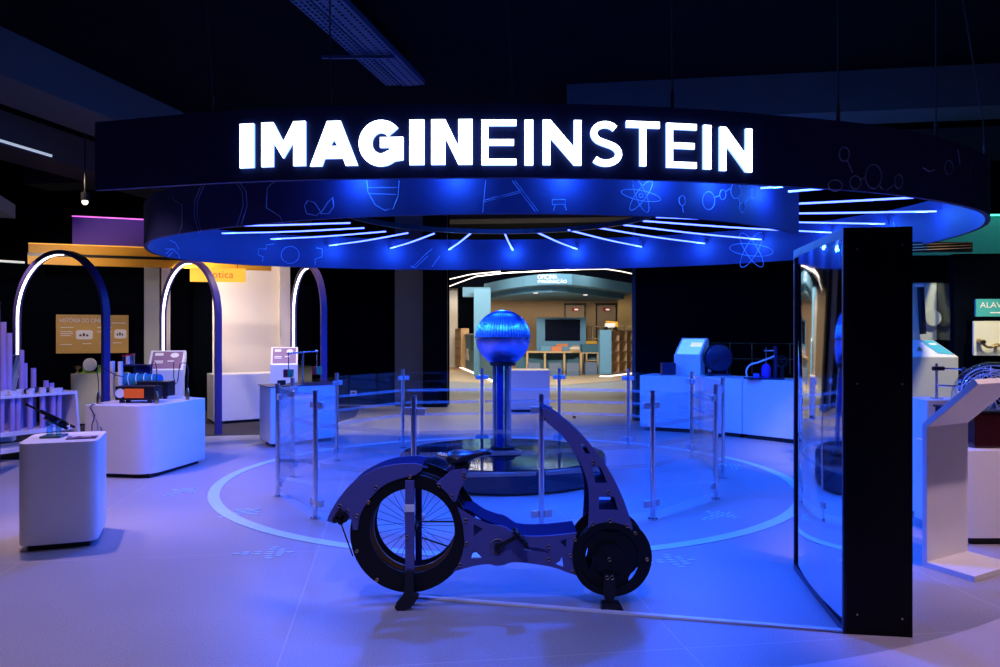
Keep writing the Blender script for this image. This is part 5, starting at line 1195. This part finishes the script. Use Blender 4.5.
# table with cubbies
wt = thing('workshop_table', 'curved oak table with teal cubby holes below in the workshop', 'table', (1.8, 27.6, 0))
tp_ = [(.55, 27.9), (1.0, 27.45), (1.7, 27.2), (2.6, 27.25), (2.95, 27.5), (2.95, 28.2), (.55, 28.2)]
MB().prism(tp_, .80, .86).build('top', M['oak'], wt, bevel=.004)
for x in (.98, 1.62, 2.32, 2.92): MB().box((x, 27.42, .40), (.07, .3, .80)).build('leg', M['oak'], wt)
MB().prism([(.6, 27.95), (2.9, 27.8), (2.9, 28.1), (.6, 28.15)], .0, .8).build('back_panel', M['teal_dark'], wt)
rt = thing('workshop_sideboard', 'teal sideboard with oak top right of the television', 'sideboard', (3.3, 28.2, 0))
MB().box((3.42, 28.25, .95), (.78, .4, .30)).build('upper_board', M['teal_dark'], rt); MB().box((3.42, 28.2, .78), (.78, .5, .04)).build('top', M['oak'], rt)
for x in (3.06, 3.2, 3.68): MB().box((x, 28.15, .38), (.05 if x < 3.5 else .16, .4, .76)).build('leg', M['oak'], rt)
MB().box((3.42, 28.4, .38), (.74, .04, .76)).build('back_panel', M['teal_dark'], rt); MB().box((3.42, 28.2, .5), (.4, .3, .03)).build('shelf', M['oak'], rt)
def stool(x, y, label, w=.45):
    t = thing('cube_stool', label, 'stool', (x, y, 0), 'felt cube stools')
    MB().prism(rounded([(x - w / 2, y - w / 2), (x + w / 2, y - w / 2), (x + w / 2, y + w / 2), (x - w / 2, y + w / 2)], .04), .0, .44).build('cube', M['stool'], t, bevel=.02)
    MB().box((x, y, .45), (w * .94, w * .94, .03)).build('cushion', M['stool'], t, bevel=.012)
stool((555 - 500) * 26.9 / FPX, 26.9, 'grey blue cube stool, left one before the workshop table'); stool((572.5 - 500) * 26.9 / FPX, 26.9, 'grey blue cube stool, middle one before the workshop table'); stool((590.5 - 500) * 27.6 / FPX, 27.6, 'grey blue cube stool under the sideboard right of the table')
stool((534 - 500) * 26.9 / FPX, 26.9, 'grey blue cube stool at the left end of the workshop table')
# boxes and books on the table
def pack(px0, px1, py0, py1, y, m, name, label, cat, dep=.3):
    a = P3(px0, py1, y); b = P3(px1, py0, y); tag(MB().box(((a.x + b.x) / 2, y + dep / 2, (a.z + b.z) / 2), (b.x - a.x, dep, b.z - a.z)).build(name, M[m], bevel=.006), label, cat)
zt_ = HZ + (CH - .863) * FPX / 27.45
pack(540.5, 551, zt_ - 5, zt_, 27.45, 'teal', 'storage_box', 'pale teal box on the workshop table', 'box')
pack(551.3, 562, zt_ - 4.6, zt_, 27.45, 'orange', 'storage_box', 'orange box beside the pale teal box on the workshop table', 'box')
zt2 = HZ + (CH - .863) * FPX / 27.9
pack(569.5, 580, zt2 - 2.0, zt2, 27.9, 'oak', 'book', 'tan book at the bottom of the pile on the workshop table', 'book', .2)
pack(570, 579.5, zt2 - 3.6, zt2 - 2.05, 27.9, 'paper', 'book', 'cream book in the middle of the pile on the workshop table', 'book', .2)
pack(572, 579, zt2 - 5.2, zt2 - 3.65, 27.9, 'oak', 'book', 'tan book at the top of the pile on the workshop table', 'book', .2)
pack(556, 568, zt2 - 7.0, zt2 - 4.2, 28.0, 'orange', 'storage_box', 'long orange box standing on a teal block behind the table boxes', 'box', .12)
pack(552, 569, zt2 - 4.2, zt2, 28.0, 'teal', 'storage_box', 'teal block under the long orange box', 'box', .12)
pack(586, 597, 341.0, 344.0, 28.2, 'yellow', 'toy_block', 'row of small orange toys on the sideboard', 'toy', .1)
# shelf units
su = thing('shelf_unit', 'teal and oak shelf unit with lit base at the right of the workshop', 'shelf', (3.6, 26.3, 0))
a = P3(600, 377, 26); b = P3(611.5, 330, 26)
hS_ = b.z
MB().box(((a.x + b.x) / 2, 26.2, hS_ / 2 + .05), (b.x - a.x, .4, hS_ - .1)).build('end_panel', M['teal'], su)
s0 = Vector((b.x, 26.05, 0)); s1 = Vector(((634 - 500) * 27.9 / FPX, 27.9, 0)); sdv = (s1 - s0).normalized(); sn = Vector((-sdv.y, sdv.x, 0))
Ls = (s1 - s0).length
def srect(u0, u1, z0, z1, o0, o1, nm, m):
    P = [s0 + sdv * u + sn * o + Vector((0, 0, z)) for z in (z0, z1) for u, o in ((u0, o0), (u1, o0), (u1, o1), (u0, o1))]
    return MB().add(P, [(3, 2, 1, 0), (4, 5, 6, 7), (0, 1, 5, 4), (1, 2, 6, 5), (2, 3, 7, 6), (3, 0, 4, 7)]).build(nm, M[m], su)
srect(0, Ls, .1, hS_, .16, .20, 'back_panel', 'oak')
for z in (.12, .48, .84, 1.2, hS_ - .04): srect(0, Ls, z, z + .04, 0, .34, 'shelf_board', 'oak')
for k, u in enumerate((.0, .33, .66, .98)): srect(u * Ls - (.04 if k == 3 else 0), u * Ls + (.0 if k == 3 else .04), .1, hS_, 0, .34, 'divider', 'oak')
srect(.04, .3 * Ls, 1.24, hS_ - .04, .25, .3, 'teal_insert', 'teal_dark'); srect(.67 * Ls, .95 * Ls, .9, hS_ - .04, .25, .3, 'teal_insert', 'teal_dark'); srect(.7 * Ls, .95 * Ls, .15, .8, .25, .3, 'teal_insert', 'teal')
srect(0, Ls, .0, .05, .06, .12, 'base_light', 'led_warm')
MB().box(((a.x + b.x) / 2, 26.06, .025), (b.x - a.x, .05, .05)).build('base_light', M['led_warm'], su)
ty_ = thing('toy_truck', 'yellow and white toy truck on top of the right shelf unit', 'toy', ((610 - 500) * 26.3 / FPX, 26.3, hS_))
tx = (610 - 500) * 26.3 / FPX
MB().box((tx, 26.3, hS_ + .16), (.36, .2, .16)).build('bed', M['paper'], ty_, bevel=.02); MB().box((tx + .05, 26.3, hS_ + .27), (.4, .18, .07), ry=.08).build('load', M['yellow'], ty_, bevel=.02); MB().box((tx + .22, 26.3, hS_ + .17), (.1, .2, .2)).build('cab', M['yellow'], ty_, bevel=.02)
for dx in (-.14, .18): MB().cyl((tx + dx, 26.18, hS_ + .06), (tx + dx, 26.42, hS_ + .06), .06, 16).build('wheel', M['rubber'], ty_)
lf = thing('shelf_unit', 'long low teal and oak shelf wall with lit base at the left of the workshop', 'shelf', (-1.4, 31, 0))
l0 = Vector((-.16, 22.9, 0)); l1 = Vector((-1.75, 33.0, 0)); ld = (l1 - l0).normalized(); ln_ = Vector((ld.y, -ld.x, 0))
LL = (l1 - l0).length
def lrect(u0, u1, z0, z1, o0, o1, nm, m, par=None):
    P = [l0 + ld * u + ln_ * o + Vector((0, 0, z)) for z in (z0, z1) for u, o in ((u0, o0), (u1, o0), (u1, o1), (u0, o1))]
    return MB().add(P, [(3, 2, 1, 0), (4, 5, 6, 7), (0, 1, 5, 4), (1, 2, 6, 5), (2, 3, 7, 6), (3, 0, 4, 7)]).build(nm, M[m], par or lf)
lrect(0, LL * .78, .12, 1.45, 0, .3, 'teal_panel', 'teal'); lrect(0, LL * .78, 1.45, 1.5, -.05, .35, 'top_board', 'white')
lrect(.2, LL * .60, .85, 1.40, -.012, .0, 'dark_inset', 'teal_dark')
lrect(LL * .78, LL, .12, 1.7, .1, .14, 'back_panel', 'oak')
for z in (.12, .5, .9, 1.3, 1.66): lrect(LL * .78, LL, z, z + .05, -.2, .12, 'shelf_board', 'oak')
for k in range(6): lrect(LL * (.78 + .22 * k / 5) - .03, LL * (.78 + .22 * k / 5) + .03, .12, 1.7, -.2, .12, 'divider', 'oak')
for k, z in ((1, .95), (3, .55), (4, 1.35), (0, 1.35), (2, .15)): lrect(LL * (.78 + .22 * k / 5) + .05, LL * (.78 + .22 * (k + 1) / 5) - .05, z, z + .32, -.05, .08, 'teal_insert', 'teal_dark')
lrect(0, LL, .0, .06, -.02, .04, 'base_light', 'led_warm')
gx = MB(); um = LL * .66
pt_ = [(0, 0), (.9, 0), (.95, .3), (.7, .35), (.62, .62), (.4, .5), (.25, .62), (.2, .3), (.0, .25)]
gx.slab(pt_, [], lambda p: l0 + ld * (um + p[0] * 1.2) + Vector((0, 0, .45 + p[1] * .75)) - ln_ * .02, lambda p: l0 + ld * (um + p[0] * 1.2) + Vector((0, 0, .45 + p[1] * .75))).build('white_emblem', M['paper'], lf)
rk = thing('open_rack', 'light open oak rack behind the right shelf unit in the workshop', 'rack', (4.0, 30, 0))
for px in (587, 592, 600, 612, 625, 634): q = P3(px, 0, 30); MB().box((q.x, 30, .9), (.04, .3, 1.8)).build('upright', M['oak'], rk)
for z in (.9, 1.3, 1.78): a = P3(586.5, 0, 30); b = P3(635, 0, 30); MB().box(((a.x + b.x) / 2, 30, z), (b.x - a.x, .3, .04)).build('shelf_board', M['oak'], rk)
q = P3(441, 0, 15.0)
